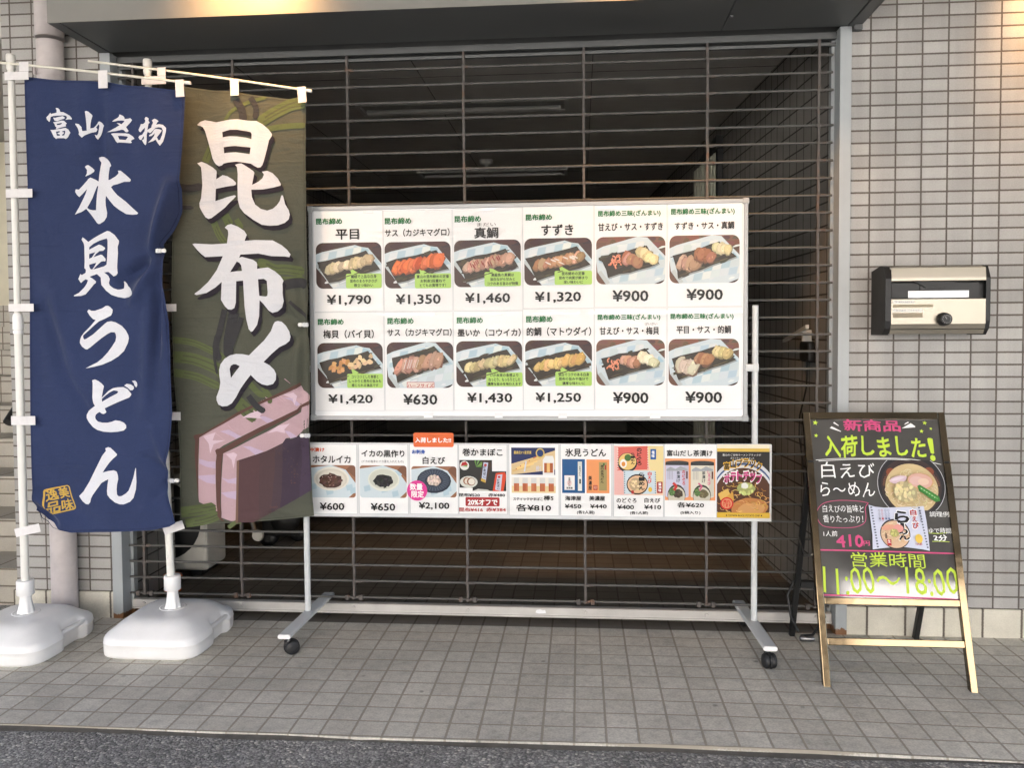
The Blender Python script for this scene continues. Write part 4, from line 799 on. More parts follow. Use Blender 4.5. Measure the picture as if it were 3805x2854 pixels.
ceil_lamp(-0.74, 3.68, 'unlit strip light farther back on the garage ceiling, just over the whiteboard')
mb = MB(); mb.lathe([(0.055, 2.63), (0.055, 2.612), (0.045, 2.598), (0.02, 2.59), (0.016, 2.575)], (-0.74, 3.15, 0), 24)
tag(mb.build('smoke_detector', M['fixture'], origin=(-0.74, 3.15, 2.63)), 'round smoke detector on the garage ceiling between the strip lights', 'smoke detector')
# air conditioner unit
ac = thing('outdoor_unit', 'ivory air conditioner unit with black round grille behind the shutter', 'air conditioner', (-2.03, 0.62, 0.0))
mb = MB(); mb.box((-0.40, -0.0, 0.03), (0.10, 0.24, 0.54), 0.02, 3); mb.build('casing', M['ac'], ac)
mb = MB(); mb.lathe([(0.205, 0.0), (0.20, -0.006), (0.06, -0.008)], (-0.135, -0.001, 0.29), 32, axis='Y'); mb.build('fan_opening', M['black_plastic'], ac)
mb = MB(); mb.lathe([(0.055, 0.0), (0.05, -0.008)], (-0.135, -0.010, 0.32), 20, axis='Y'); mb.build('fan_hub', M['ac'], ac)
mb = MB(); mb.box((-0.36, -0.003, 0.075), (0.06, -0.0005, 0.079)); mb.build('seam', M['black_plastic'], ac)
for xf in (-0.36, 0.0): mb = MB(); mb.box((xf, 0.02, 0.0), (xf + 0.06, 0.22, 0.03)); mb.build('foot', M['black_plastic'], ac)
# bucket-like vacuum beside it
vc = thing('vacuum_cleaner', 'white drum vacuum cleaner with black wheel behind the green banner', 'vacuum cleaner', (-1.74, 1.25, 0))
mb = MB(); mb.lathe([(0.10, 0.20), (0.155, 0.21), (0.17, 0.30), (0.165, 0.42), (0.10, 0.45)], (0, 0, 0), 28); mb.build('drum', M['ac'], vc)
mb = MB(); mb.lathe([(0.02, 0.04), (0.085, 0.035), (0.085, -0.035), (0.02, -0.04)], (0.06, -0.14, 0.20), 24, axis='Y'); mb.build('wheel', M['black_plastic'], vc)
mb = MB(); mb.lathe([(0.02, 0.03), (0.05, 0.025), (0.05, -0.025), (0.02, -0.03)], (0.03, 0.14, 0.05), 20, axis='Y'); mb.build('wheel', M['black_plastic'], vc)
mb = MB(); mb.lathe([(0.02, 0.03), (0.05, 0.025), (0.05, -0.025), (0.02, -0.03)], (-0.10, 0.0, 0.05), 20, axis='Y'); mb.build('wheel', M['black_plastic'], vc)
mb = MB(); mb.box((-0.11, -0.1, 0.08), (0.1, 0.12, 0.21), 0.02); mb.build('chassis', M['black_plastic'], vc)
mb = MB(); mb.tube([(-0.17, -0.18, 0.36), (-0.14, -0.22, 0.27), (-0.08, -0.26, 0.15)], [0.022, 0.018, 0.018], 12); mb.build('hose', M['chrome'], vc)
mb = MB(); mb.lathe([(0.03, 0.012), (0.034, 0.0), (0.03, -0.012)], (-0.06, -0.27, 0.13), 18, axis='Y'); mb.build('hose_end', M['ac'], vc)
oc = MB()
for r, z, t in ((0.030, 0.055, 0.012), (0.027, 0.078, 0.011), (0.034, 0.118, 0.012)):
    oc.tube([(-1.985 + r * cos(2 * pi * i / 20), 0.36 + r * sin(2 * pi * i / 20), z - 0.04 + 0.004 * i / 20) for i in range(20)], t, 8)
tag(oc.build('orange_hose', M['orange'], origin=(-1.985, 0.36, 0)), 'small orange hose coil on the garage floor behind the shutter', 'hose')
# meter box, its cable and bracket on the right garage wall
bx_ = thing('black_wall_box', 'small black box with a hanging cable on the garage side wall', 'wall box', (1.045, 0.42, 1.16))
mb = MB(); mb.box((-0.02, -0.075, -0.045), (0.015, 0.075, 0.05), 0.012, 3); mb.build('housing', M['black_plastic'], bx_)
mb = MB(); mb.tube([(-0.004, 0, -0.04), (-0.004, 0.0, -0.16), (-0.012, 0.04, -0.25), (-0.01, 0.09, -0.30), (-0.01, 0.10, -0.40), (-0.008, 0.06, -0.48), (-0.01, 0.0, -0.62)], 0.004, 6); mb.build('cable', M['black_plastic'], bx_)
mb = MB()
mb.prism([(0.30, 1.285), (0.72, 1.215), (0.72, 1.200), (0.30, 1.267)], lw(0.5) - 0.05, lw(0.5) - 0.035, 'YZ'); mb.box((lw(.4) - 0.05, 0.375, 1.21), (lw(.4) - 0.01, 0.395, 1.262))
tag(mb.build('white_bracket', M['fixture'], origin=(lw(0.5), 0.5, 1.24)), 'white slanting metal bracket on the garage wall above the black box', 'bracket')

# ------------------------------------------------------------------ letter box
mbx = thing('letter_box', 'brushed steel letter box with black ends on the tiled wall', 'letter box', (1.38, 0, 1.235))
XL, XR = -0.1955, 0.1955
prof = [(0, 0.005), (-0.125, 0.005), (-0.150, 0.03), (-0.158, 0.06), (-0.158, 0.225), (-0.135, 0.272), (-0.10, 0.278), (0, 0.262)]
for a, b in ((XL, XL + 0.022), (XR - 0.016, XR)):
    m_ = MB(); m_.prism(prof, a, b, 'YZ'); o = m_.build('end_cap', M['black_plastic'], mbx)
m_ = MB(); m_.prism([(0, 0.01), (-0.10, 0.01), (-0.135, 0.05), (-0.135, 0.20), (-0.12, 0.262), (0, 0.257)], XL + 0.0222, XR - 0.0162, 'YZ'); m_.build('body', M['black_plastic'], mbx)
A, B = XL + 0.0225, XR - 0.0165
def sheet(prof_, name, th=0.0015):
    n = len(prof_); m_ = MB()
    inner = [(y + th, z) for y, z in prof_]
    m_.prism(prof_ + inner[::-1], A, B, 'YZ')
    return m_.build(name, M['steel'], mbx)
flap = sheet([(-0.1525, 0.213), (-0.157, 0.216), (-0.157, 0.227), (-0.1528, 0.266), (-0.146, 0.269)], 'flap')
sheet([(-0.138, 0.2695), (-0.120, 0.2755)], 'top_strip')
door = sheet([(-0.153, 0.146), (-0.157, 0.144), (-0.157, 0.048), (-0.150, 0.029)], 'door')
sheet([(-0.1485, 0.0262), (-0.138, 0.0085)], 'bottom_strip')
m_ = MB(); m_.box((-0.062, -0.149, 0.1485), (0.155, -0.136, 0.206)); m_.box((A + 0.004, -0.150, 0.150), (-0.065, -0.136, 0.206)); m_.build('slot_frame', M['black_plastic'], mbx)
m_ = MB(); m_.prism([(-0.085, 0.211), (-0.045, 0.190), (0.025, 0.190), (0.072, 0.211)], -0.156, -0.1495, 'XZ'); m_.build('finger_pull', M['black_plastic'], mbx)
m_ = MB(); m_.box((-0.108, -0.1525, 0.1495), (0.118, -0.1505, 0.1765)); m_.build('name_card', M['board'], mbx)
def lab(u0, v0, u1, v1, c, name, txt=None):
    p = Print((A + u0, v0, A + u1, v1), 0.0)
    p.fill(c)
    if txt: p.text(txt, 0.1, 0.2, 0.9, 0.8, (150, 150, 148), 0)
    o = p.build(name, door); o.rotation_euler = (pi / 2, 0, 0); o.location = (0, -0.1573, 0)
lab(0.006, 0.128, 0.086, 0.140, (226, 224, 218), 'label_strip', '〒333-0815')
lab(0.006, 0.113, 0.156, 0.1235, (150, 138, 112), 'tape_residue')
lab(0.006, 0.095, 0.118, 0.1075, (226, 224, 218), 'label_strip', '株式会社 コロネット')
lab(0.006, 0.073, 0.118, 0.091, (142, 130, 108), 'tape_residue')
m_ = MB(); m_.lathe([(0.026, -0.1572), (0.026, -0.166), (0.022, -0.186), (0.019, -0.188)], (0.022, 0, 0.066), 32, axis='Y', wob=lambda a, z: 1 + 0.02 * cos(16 * a)); dial = m_.build('dial_lock', M['black_plastic'], mbx)
p = Print((0.002, 0.046, 0.042, 0.086), 0.0)
for i in range(12):
    a = 2 * pi * i / 12; p.text('0123456789AB'[i], 0.46 + 0.38 * cos(a), 0.45 + 0.38 * sin(a), 0.54 + 0.38 * cos(a), 0.56 + 0.38 * sin(a), (170, 170, 168), 1)
p.line([(0.5, 0.5), (0.35, 0.72)], 0.05, (180, 180, 178))
o = p.build('dial_numbers', dial); o.rotation_euler = (pi / 2, 0, 0); o.location = (0, -0.1884, 0)

# ------------------------------------------------------------------ whiteboard stand
BX0, BZ0, BX1, BZ1 = [v / 1000 for v in BOARD]
wbs = thing('whiteboard_stand', 'wide white notice board in a silver frame on a castored stand', 'whiteboard', (-0.23, -0.13, 0))
def W_(x, y, z): return (x + 0.23, y + 0.13, z)
mb = MB(); mb.box(W_(BX0 + 0.012, -0.1385, BZ0 + 0.012), W_(BX1 - 0.012, -0.118, BZ1 - 0.012)); mb.build('panel', M['board'], wbs)
fr = MB(); f = 0.017
for a, b in (((BX0, BZ0), (BX1, BZ0 + f)), ((BX0, BZ1 - f), (BX1, BZ1)), ((BX0, BZ0 + f), (BX0 + f, BZ1 - f)), ((BX1 - f, BZ0 + f), (BX1, BZ1 - f))):
    fr.box(W_(a[0], -0.143, a[1]), W_(b[0], -0.115, b[1]), 0.002, 1)
fro = fr.build('frame', M['alu'], wbs)
cmat = simple('grey_corner_plastic', (0.36, 0.37, 0.37), 0.5)
for x in (BX0, BX1):
    for z in (BZ0, BZ1):
        cc = MB(); cc.box(W_(x - 0.004 if x == BX0 else x - 0.022, -0.145, z - 0.003 if z == BZ0 else z - 0.022), W_(x + 0.022 if x == BX0 else x + 0.004, -0.113, z + 0.022 if z == BZ0 else z + 0.003), 0.004, 2); cc.build('corner_cap', cmat, fro)
for x, t in ((-1.144, 1.36), (0.695, 1.362)):
    mb = MB(); mb.tube([W_(x, -0.13, 0.095), W_(x, -0.13, t)], 0.0125, 16); po = mb.build('post', M['post'], wbs)
    mb = MB(); mb.box(W_(x - 0.012, -0.146, 1.098), W_(x + 0.012, -0.114, 1.13), 0.003); mb.box(W_(min(x, -1.113), -0.136, 1.10) if x < 0 else W_(0.655, -0.148, 1.10), W_(-1.10, -0.122, 1.128) if x < 0 else W_(0.684, -0.124, 1.128), 0.003); mb.build('clamp', M['post'], po)
    dx = -0.02 if x < 0 else 0.02
    ft = MB()
    sec = [(-0.020, 0.0755), (0.020, 0.0755), (0.025, 0.079), (0.025, 0.0885), (0.020, 0.0925), (-0.020, 0.0925), (-0.025, 0.0885), (-0.025, 0.079)]
    xs_ = [(x + 0.23 + (-0.004 if x < 0 else 0.004), -0.27 - 0.0), (x + 0.23 + (0.012 if x < 0 else -0.014), 0.255)]
    vs = [(xs_[0][0] + u, xs_[0][1], v) for u, v in sec] + [(xs_[1][0] + u, xs_[1][1], v) for u, v in sec]
    ft.add(vs, [tuple(range(8)), tuple(reversed(range(8, 16)))] + [(i, (i + 1) % 8, 8 + (i + 1) % 8, 8 + i) for i in range(8)])
    fto = ft.build('foot', M['post'], wbs)
    fc = MB(); fc.add([(p[0], p[1] - 0.0012, p[2]) for p in vs[:8]] + [(p[0], p[1] - 0.006, p[2]) for p in vs[:8]], [tuple(range(8)), tuple(reversed(range(8, 16)))] + [(i, (i + 1) % 8, 8 + (i + 1) % 8, 8 + i) for i in range(8)]); fc.build('end_cap', M['white_plastic'], fto)
    for yy in (-0.232, 0.225):
        ca = bpy.data.objects.new('caster', None); COL.objects.link(ca); ca.parent = wbs; ca.location = (xs_[0][0], yy, 0)
        rz = radians(35 if x < 0 else -82)
        ca.rotation_euler = (0, 0, rz)
        m1 = MB(); m1.lathe([(0.006, 0.054), (0.006, 0.0765)], (0, 0, 0), 10); m1.lathe([(0.012, 0.05), (0.011, 0.056)], (0, 0, 0), 12); m1.build('stem', M['chrome'], ca)
        m1 = MB()
        for sgn in (-1, 1):
            m1.lathe([(0.004, 0.004 * sgn), (0.0265, 0.004 * sgn), (0.028, 0.007 * sgn), (0.028, 0.017 * sgn), (0.024, 0.022 * sgn), (0.008, 0.024 * sgn)], (0.014, 0, 0.028), 24, axis='Y')
        m1.build('twin_wheel', M['rubber'], ca)
        m1 = MB(); m1.lathe([(0.0305, -0.0035), (0.031, 0.0035)], (0.014, 0, 0.028), 20, axis='Y'); m1.box((-0.014, -0.012, 0.036), (0.022, 0.012, 0.056), 0.004); m1.build('hood', M['rubber'], ca)

# ------------------------------------------------------------------ dish pictures
def dish_base(P, big=False, brown=(66, 45, 39)):
    P.fill(brown)
    P.rect(0, 0.88, 1, 1, tuple(x * 1.15 for x in brown))
    if big:
        plate = [(-0.02, 0.72), (0.10, 0.80), (0.30, 0.88), (0.60, 1.0), (0.74, 0.98), (1.02, 0.55), (1.02, 0.10), (0.8, -0.02), (0.15, -0.02), (0.02, 0.25)]
    else:
        plate = [(-0.02, 0.74), (0.10, 0.80), (0.30, 0.86), (0.50, 0.92), (0.60, 0.945), (0.70, 0.90), (0.80, 0.88), (1.02, 0.50), (1.02, 0.0), (0.9, -0.02), (0.27, -0.02), (0.20, 0.10), (0.12, 0.26), (-0.02, 0.50)]
    rr = random.Random(5 + int(brown[0]))
    for i in range(26):
        P.ell(rr.uniform(0, 1), rr.uniform(0.55, 1), rr.uniform(0.05, 0.16), rr.uniform(0.03, 0.10), vary(tuple(x * rr.uniform(0.85, 1.18) for x in brown), rr, 6), rr.uniform(-.3, .3), 9, 0.2, rr)
    P.poly([(u + 0.012, v - 0.03) for u, v in plate], tuple(x * 0.55 for x in brown))
    P.poly(plate, (206, 219, 225))
    inner = [P.P(*t) for t in [(0.27, 0.0), (1.0, 0.02), (1.0, 0.5), (0.79, 0.86), (0.6, 0.92), (0.06, 0.76), (0.0, 0.55)]]
    for i in range(9):
        for j in range(6):
            u = -0.04 + i * 0.125 + j * 0.025; v = -0.05 + j * 0.165 + i * 0.03
            q = clip([P.P(u + rr.uniform(-.008, .008), v), P.P(u + 0.118, v + 0.028), P.P(u + 0.142, v + 0.18), P.P(u + 0.024, v + 0.15)], inner)
            c_ = rr.choice([(168, 198, 214), (182, 206, 218), (196, 210, 212), (206, 218, 220)]) if (i + j) % 2 else rr.choice([(216, 224, 227), (224, 229, 227), (208, 219, 224)])
            if len(q) > 2: P.poly(q, vary(c_, rr, 5), raw=True)
    for i in range(14): P.ell(rr.uniform(0.1, 0.95), rr.uniform(0.05, 0.85), rr.uniform(0.02, 0.07), rr.uniform(0.01, 0.03), vary((222, 228, 229), rr, 10), 0.3, 8, 0.3, rr)
    P.poly([plate[-1], plate[-2], (plate[-2][0] + 0.05, plate[-2][1] + 0.05), (plate[-1][0] + 0.05, plate[-1][1] + 0.04)], (190, 198, 200))
def kelp(P, pts, r):
    (x0, y0), (x1, y1), (x2, y2), (x3, y3) = pts
    def edge_(a_, b_, m_=5): return [(a_[0] + (b_[0] - a_[0]) * t / m_ + r.uniform(-.012, .012), a_[1] + (b_[1] - a_[1]) * t / m_ + r.uniform(-.018, .018)) for t in range(m_)]
    rim = edge_(pts[0], pts[1]) + edge_(pts[1], pts[2], 3) + edge_(pts[2], pts[3]) + edge_(pts[3], pts[0], 3)
    P.poly([(u + 0.012, v - 0.028) for u, v in rim], (150, 156, 156))
    P.poly(rim, (50, 42, 30))
    for i in range(22):
        a = r.random(); b_ = r.random(); u = (x0 + (x1 - x0) * a) * (1 - b_) + (x3 + (x2 - x3) * a) * b_; v = (y0 + (y1 - y0) * a) * (1 - b_) + (y3 + (y2 - y3) * a) * b_
        P.ell(u, v, r.uniform(0.03, 0.08), r.uniform(0.012, 0.04), vary((58, 50, 34), r, 20), 0.3, 8, 0.3, r)
    for i in range(8):
        a = r.uniform(0.1, 0.85); (x0, y0), (x1, y1) = pts[0], pts[1]
        u = pts[3][0] + (pts[2][0] - pts[3][0]) * a; v = pts[3][1] + (pts[2][1] - pts[3][1]) * a + 0.04
        P.ell(u, v, 0.05, 0.012, vary((84, 74, 50), r, 14), 0.28, 8)
def slices(P, a, b, n, col, r, hw=0.14, hl=0.075, tone=12, edge=None, chunky=False, lean=-0.30):
    """overlapping irregular slices laid from a to b"""
    for i in range(n):
        t = i / max(1, n - 1)
        u = a[0] + (b[0] - a[0]) * t + r.uniform(-0.012, 0.012); v = a[1] + (b[1] - a[1]) * t + r.uniform(-0.02, 0.02)
        c = vary(col, r, tone * 1.6); L = lean + r.uniform(-0.25, 0.2); w_ = hl * r.uniform(0.75, 1.15); h_ = hw * r.uniform(0.82, 1.12)
        def sl(k, dx, dy, cc, n_=11):
            pts = []
            for j in range(n_):
                q = 2 * pi * j / n_; e = (abs(cos(q)) ** 3 + abs(sin(q)) ** 3) ** (-1 / 3) * r.uniform(0.82, 1.12)
                x = w_ * k * cos(q) * e; y = h_ * k * sin(q) * e
                pts.append((u + dx + x * cos(L) - y * sin(L) * 0.69, v + dy + x * sin(L) * 1.2 + y * cos(L)))
            P.poly(pts, cc)
        sl(1.05, 0.006, -0.018, edge or tuple(x * 0.68 for x in c))
        sl(1.0, 0, 0, c)
        sl(0.72, -w_ * 0.12, h_ * 0.10, vary(tuple(min(250, x * 1.07 + 5) for x in c), r, 9), 9)
        for j in range(4):
            x = r.uniform(-0.6, 0.6) * w_; y = r.uniform(-0.7, 0.7) * h_
            P.ell(u + x - y * sin(L) * 0.6, v + y, w_ * r.uniform(0.15, 0.35), h_ * r.uniform(0.06, 0.16), vary(c if j % 2 else tuple(min(250, x_ * 1.16 + 8) for x_ in c), r, 16), r.uniform(0.6, 1.7), 7, 0.3, r)
def shrimp(P, u, v, r):
    for i in range(13):
        x = u + r.uniform(-0.085, 0.085); y = v + r.uniform(-0.11, 0.11)
        a0 = r.uniform(0, 6.28)
        pts = [(x + 0.032 * cos(a0 + t * 0.6), y + 0.05 * sin(a0 + t * 0.6)) for t in range(5)]
        P.line(pts, 0.022, vary((214, 120, 84), r, 18)); P.line([(p[0], p[1] + 0.008) for p in pts], 0.008, (236, 168, 136))
def dish(P, kind, seed):
    r = random.Random(seed)
    if kind in (4, 5, 10, 11):
        dish_base(P, True, (104, 72, 56))
        if kind in (4, 10):
            kelp(P, [(0.07, 0.60), (0.72, 0.80), (0.92, 0.42), (0.18, 0.14)], r)
            shrimp(P, 0.27, 0.47, r)
            slices(P, (0.42, 0.56), (0.60, 0.48), 5, (170, 122, 96), r, 0.13, 0.07, 14)
            slices(P, (0.66, 0.66), (0.82, 0.52), 5, (206, 192, 142) if kind == 4 else (226, 212, 180), r, 0.11, 0.075, 14, chunky=kind == 10)
        else:
            kelp(P, [(0.05, 0.58), (0.72, 0.86), (0.95, 0.54), (0.13, 0.11)], r)
            slices(P, (0.17, 0.46), (0.36, 0.40), 4, (166, 138, 112) if kind == 5 else (188, 172, 150), r, 0.17, 0.075, 12, (120, 96, 80))
            slices(P, (0.42, 0.60), (0.58, 0.55), 4, (158, 110, 78), r, 0.15, 0.07, 12, (112, 76, 56))
            slices(P, (0.67, 0.74), (0.82, 0.68), 4, (214, 204, 160) if kind == 5 else (196, 178, 120), r, 0.12, 0.07, 12)
        return
    dish_base(P, kind == 7)
    if kind == 7:
        kelp(P, [(0.08, 0.66), (0.72, 0.90), (0.93, 0.58), (0.15, 0.12)], r)
        slices(P, (0.20, 0.46), (0.78, 0.62), 8, (186, 142, 118), r, 0.19, 0.065, 16, (120, 84, 70))
        for i in range(9):
            u = r.uniform(0.2, 0.5); P.line([(u, 0.36 + u * 0.2), (u + 0.04, 0.62)], 0.007, (222, 206, 196))
        return
    kelp(P, [(0.02, 0.57), (0.78, 0.81), (0.97, 0.42), (0.19, 0.11)], r)
    col = {0: (202, 184, 150), 1: (204, 96, 48), 2: (186, 146, 124), 3: (170, 130, 94), 6: (204, 160, 104), 8: (192, 174, 126), 9: (208, 172, 108)}[kind]
    if kind == 6:
        for i in range(30):
            t = i / 29; u = 0.22 + 0.6 * t + r.uniform(-0.04, 0.04); v = 0.44 + 0.2 * t + r.uniform(-0.11, 0.11)
            P.ell(u, v, r.uniform(0.03, 0.055), r.uniform(0.035, 0.06), vary((206, 150, 88) if t < 0.45 else (226, 196, 150), r, 20), r.uniform(0, 3), 9, 0.25, r)
        return
    slices(P, (0.20, 0.44), (0.83, 0.61), {0: 10, 1: 12, 2: 13, 3: 10, 8: 10, 9: 10}[kind], col, r, 0.165 if kind == 1 else 0.135, 0.075 if kind == 1 else 0.062, 14, tuple(x * 0.72 for x in col), False, -0.42)
    if kind == 2:
        for i in range(16): u = r.uniform(0.2, 0.7); v = 0.40 + u * 0.26 + r.uniform(-0.02, 0.1); P.line([(u, v), (u + 0.03, v - 0.09)], 0.014, vary((150, 70, 62), r, 20))
    if kind == 3:
        for i in range(8): u = r.uniform(0.3, 0.85); v = 0.36 + u * 0.26 + r.uniform(-0.08, 0.06); P.ell(u, v, 0.05, 0.016, (228, 218, 206), -0.4, 8, 0.2, r)

# ------------------------------------------------------------------ price cards on the board
CARD_LABEL = ['price card for 平目 at ¥1,790 with pale pink slices', 'price card for サス at ¥1,350 with bright orange slices', 'price card for 真鯛 at ¥1,460 with red-streaked slices',
  'price card for すずき at ¥1,320 with glossy brown slices', 'price card for 甘えび・サス・すずき at ¥900 with small prawns', 'price card for すずき・サス・真鯛 at ¥900 in the top right corner',
  'price card for 梅貝 at ¥1,420 with shellfish pieces', 'price card for サス at ¥630 with a red half size mark', 'price card for 墨いか at ¥1,430 with cream squid slices',
  'price card for 的鯛 at ¥1,250 with yellowish slices', 'price card for 甘えび・サス・梅貝 at ¥900 with small prawns', 'price card for 平目・サス・的鯛 at ¥900 in the lower right corner']
rc = random.Random(21)
for i, (sh_, ph, kind, bal, tx_, btx) in enumerate(CARD):
    ox, oz = sh_[0] / 1000, sh_[1] / 1000
    w, h = (sh_[2] - sh_[0]) / 1000, (sh_[3] - sh_[1]) / 1000
    mb = MB(); nx_, ny_ = 8, 10
    r_ = random.Random(i)
    amp = r_.uniform(0.0003, 0.0009)
    def zc(x, y): return 0.0004 + amp * (sin(x / w * 3.1) * sin(y / h * 3.1)) * 0
    mb.box((0, 0, 0), (w, h, 0.0006))
    mb.col = [ink((206, 209, 211))] * len(mb.f)
    mb.add([(0.0022, 0.002, 0.00064), (w - 0.0018, 0.002, 0.00064), (w - 0.0018, h - 0.002, 0.00064), (0.0022, h - 0.002, 0.00064)], [(0, 1, 2, 3)], False, ink((r_.randint(236, 243),) * 3))
    card = mb.build('price_card', M['print'])
    card.rotation_euler = (pi / 2, 0, 0); card.location = (ox, -0.1400 - 0.0002 * (i % 3), oz)
    tag(card, CARD_LABEL[i], 'price card', 'price cards taped to the whiteboard')
    P = Print((ph[0] / 1000 - ox, ph[1] / 1000 - oz, ph[2] / 1000 - ox, ph[3] / 1000 - oz), 0.0008, 0.028)
    dish(P, kind, 40 + i)
    P.build('dish_photo', card)
    if bal:
        x0, y0, x1, y1 = [v / 1000 for v in bal]
        B_ = Print((x0 - ox, y0 - oz, x1 - ox, y1 - oz + 0.02), 0.0042, 0.0)
        if kind == 7:
            B_.rect(0, 0, 1, 0.53, (196, 60, 54)); B_.rect(0.02, 0.05, 0.98, 0.48, (236, 226, 216))
            btx = [(s, a, b - 2, c, d - 2, 'r', 1) for s, a, b, c, d, e, g in btx]
        else:
            hh = (y1 - y0) / (y1 - y0 + 0.02)
            B_.clip = [(x0 - ox - 0.03, y0 - oz), (x1 - ox, y0 - oz), (x1 - ox, y1 - oz + 0.03), (x0 - ox - 0.03, y1 - oz + 0.03)]
            B_.poly(rrect(x0 - ox, y0 - oz, x1 - ox, y1 - oz, 0.007), (176, 216, 106), raw=True)
            B_.poly([(0.16, hh - 0.04), (0.11, 1.06), (0.42, hh - 0.04)], (176, 216, 106))
        B_.build('speech_bubble' if kind != 7 else 'size_mark', card)
    lettering(tx_ + btx, ox, oz, 0.0046, card)

# the strips of clear tape that hold the cards
tp = MB()
tape = simple('clear_tape', (0.70, 0.71, 0.72), 0.14, var=0.05, scale=30, spec=0.8, bump=1.0, bscale=35)
rt = random.Random(4)
TP = []
for x in (-0.62, -0.33, 0.30, -0.07): TP.append((x, 0.922, rt.uniform(0.03, 0.06), 0.02))
for x in (-0.86, -0.37, 0.12, 0.42): TP.append((x, 1.758, rt.uniform(0.04, 0.09), 0.012))
for x in (-0.70, -0.40, -0.10, 0.14, 0.36, 0.56): TP.append((x, 1.3365, rt.uniform(0.16, 0.24), 0.009))
for n_, (x, z, w_, h_) in enumerate(TP):
    m_ = MB(); m_.box((x - w_ / 2, -0.1458, z - h_ / 2), (x + w_ / 2, -0.1454, z + h_ / 2))
    m_.build('tape_strip', tape, origin=(x, -0.145, z))
    o = bpy.context.scene.objects[-1] if False else None
for o in [q for q in bpy.data.objects if q.name.startswith('tape_strip')]:
    zz_ = o.location.z; w3 = ('lower edge of the white notice board', 'seam between the two rows of price cards', 'upper edge of the white notice board')[0 if zz_ < 1.1 else 1 if zz_ < 1.5 else 2]
    tag(o, 'shiny clear tape strip along the ' + w3, 'tape', 'tape strips along the ' + w3)

# ------------------------------------------------------------------ the row of laminated cards below
def blob(P, u, v, ru, rv, c, r, n=26):
    P.ell(u, v, ru, rv, tuple(x * 0.8 for x in c), 0, 20, 0.10, r)
    for i in range(n):
        a = r.uniform(0, 6.28); q = sqrt(r.random())
        P.ell(u + ru * q * cos(a) * 0.9, v + rv * q * sin(a) * 0.9, ru * 0.2, rv * 0.16, vary(c, r, 18), r.uniform(0, 3), 7, 0.2, r)
def bowl_bg(P, r):
    P.fill((150, 104, 76)); P.poly([(0, 0.9), (0.5, 1.0), (0.8, 0.86), (1, 0.45), (1, 0.2), (0.85, 0), (0, 0)], (206, 220, 226))
    for i in range(9): u = r.uniform(0, 0.9); v = r.uniform(0, 0.7); P.poly([(u, v), (u + 0.13, v + 0.05), (u + 0.11, v + 0.22), (u - 0.02, v + 0.17)], (180, 204, 216))
    P.poly([(0.8, 0.86), (1, 0.62), (1, 1), (0.9, 1)], (124, 84, 62))
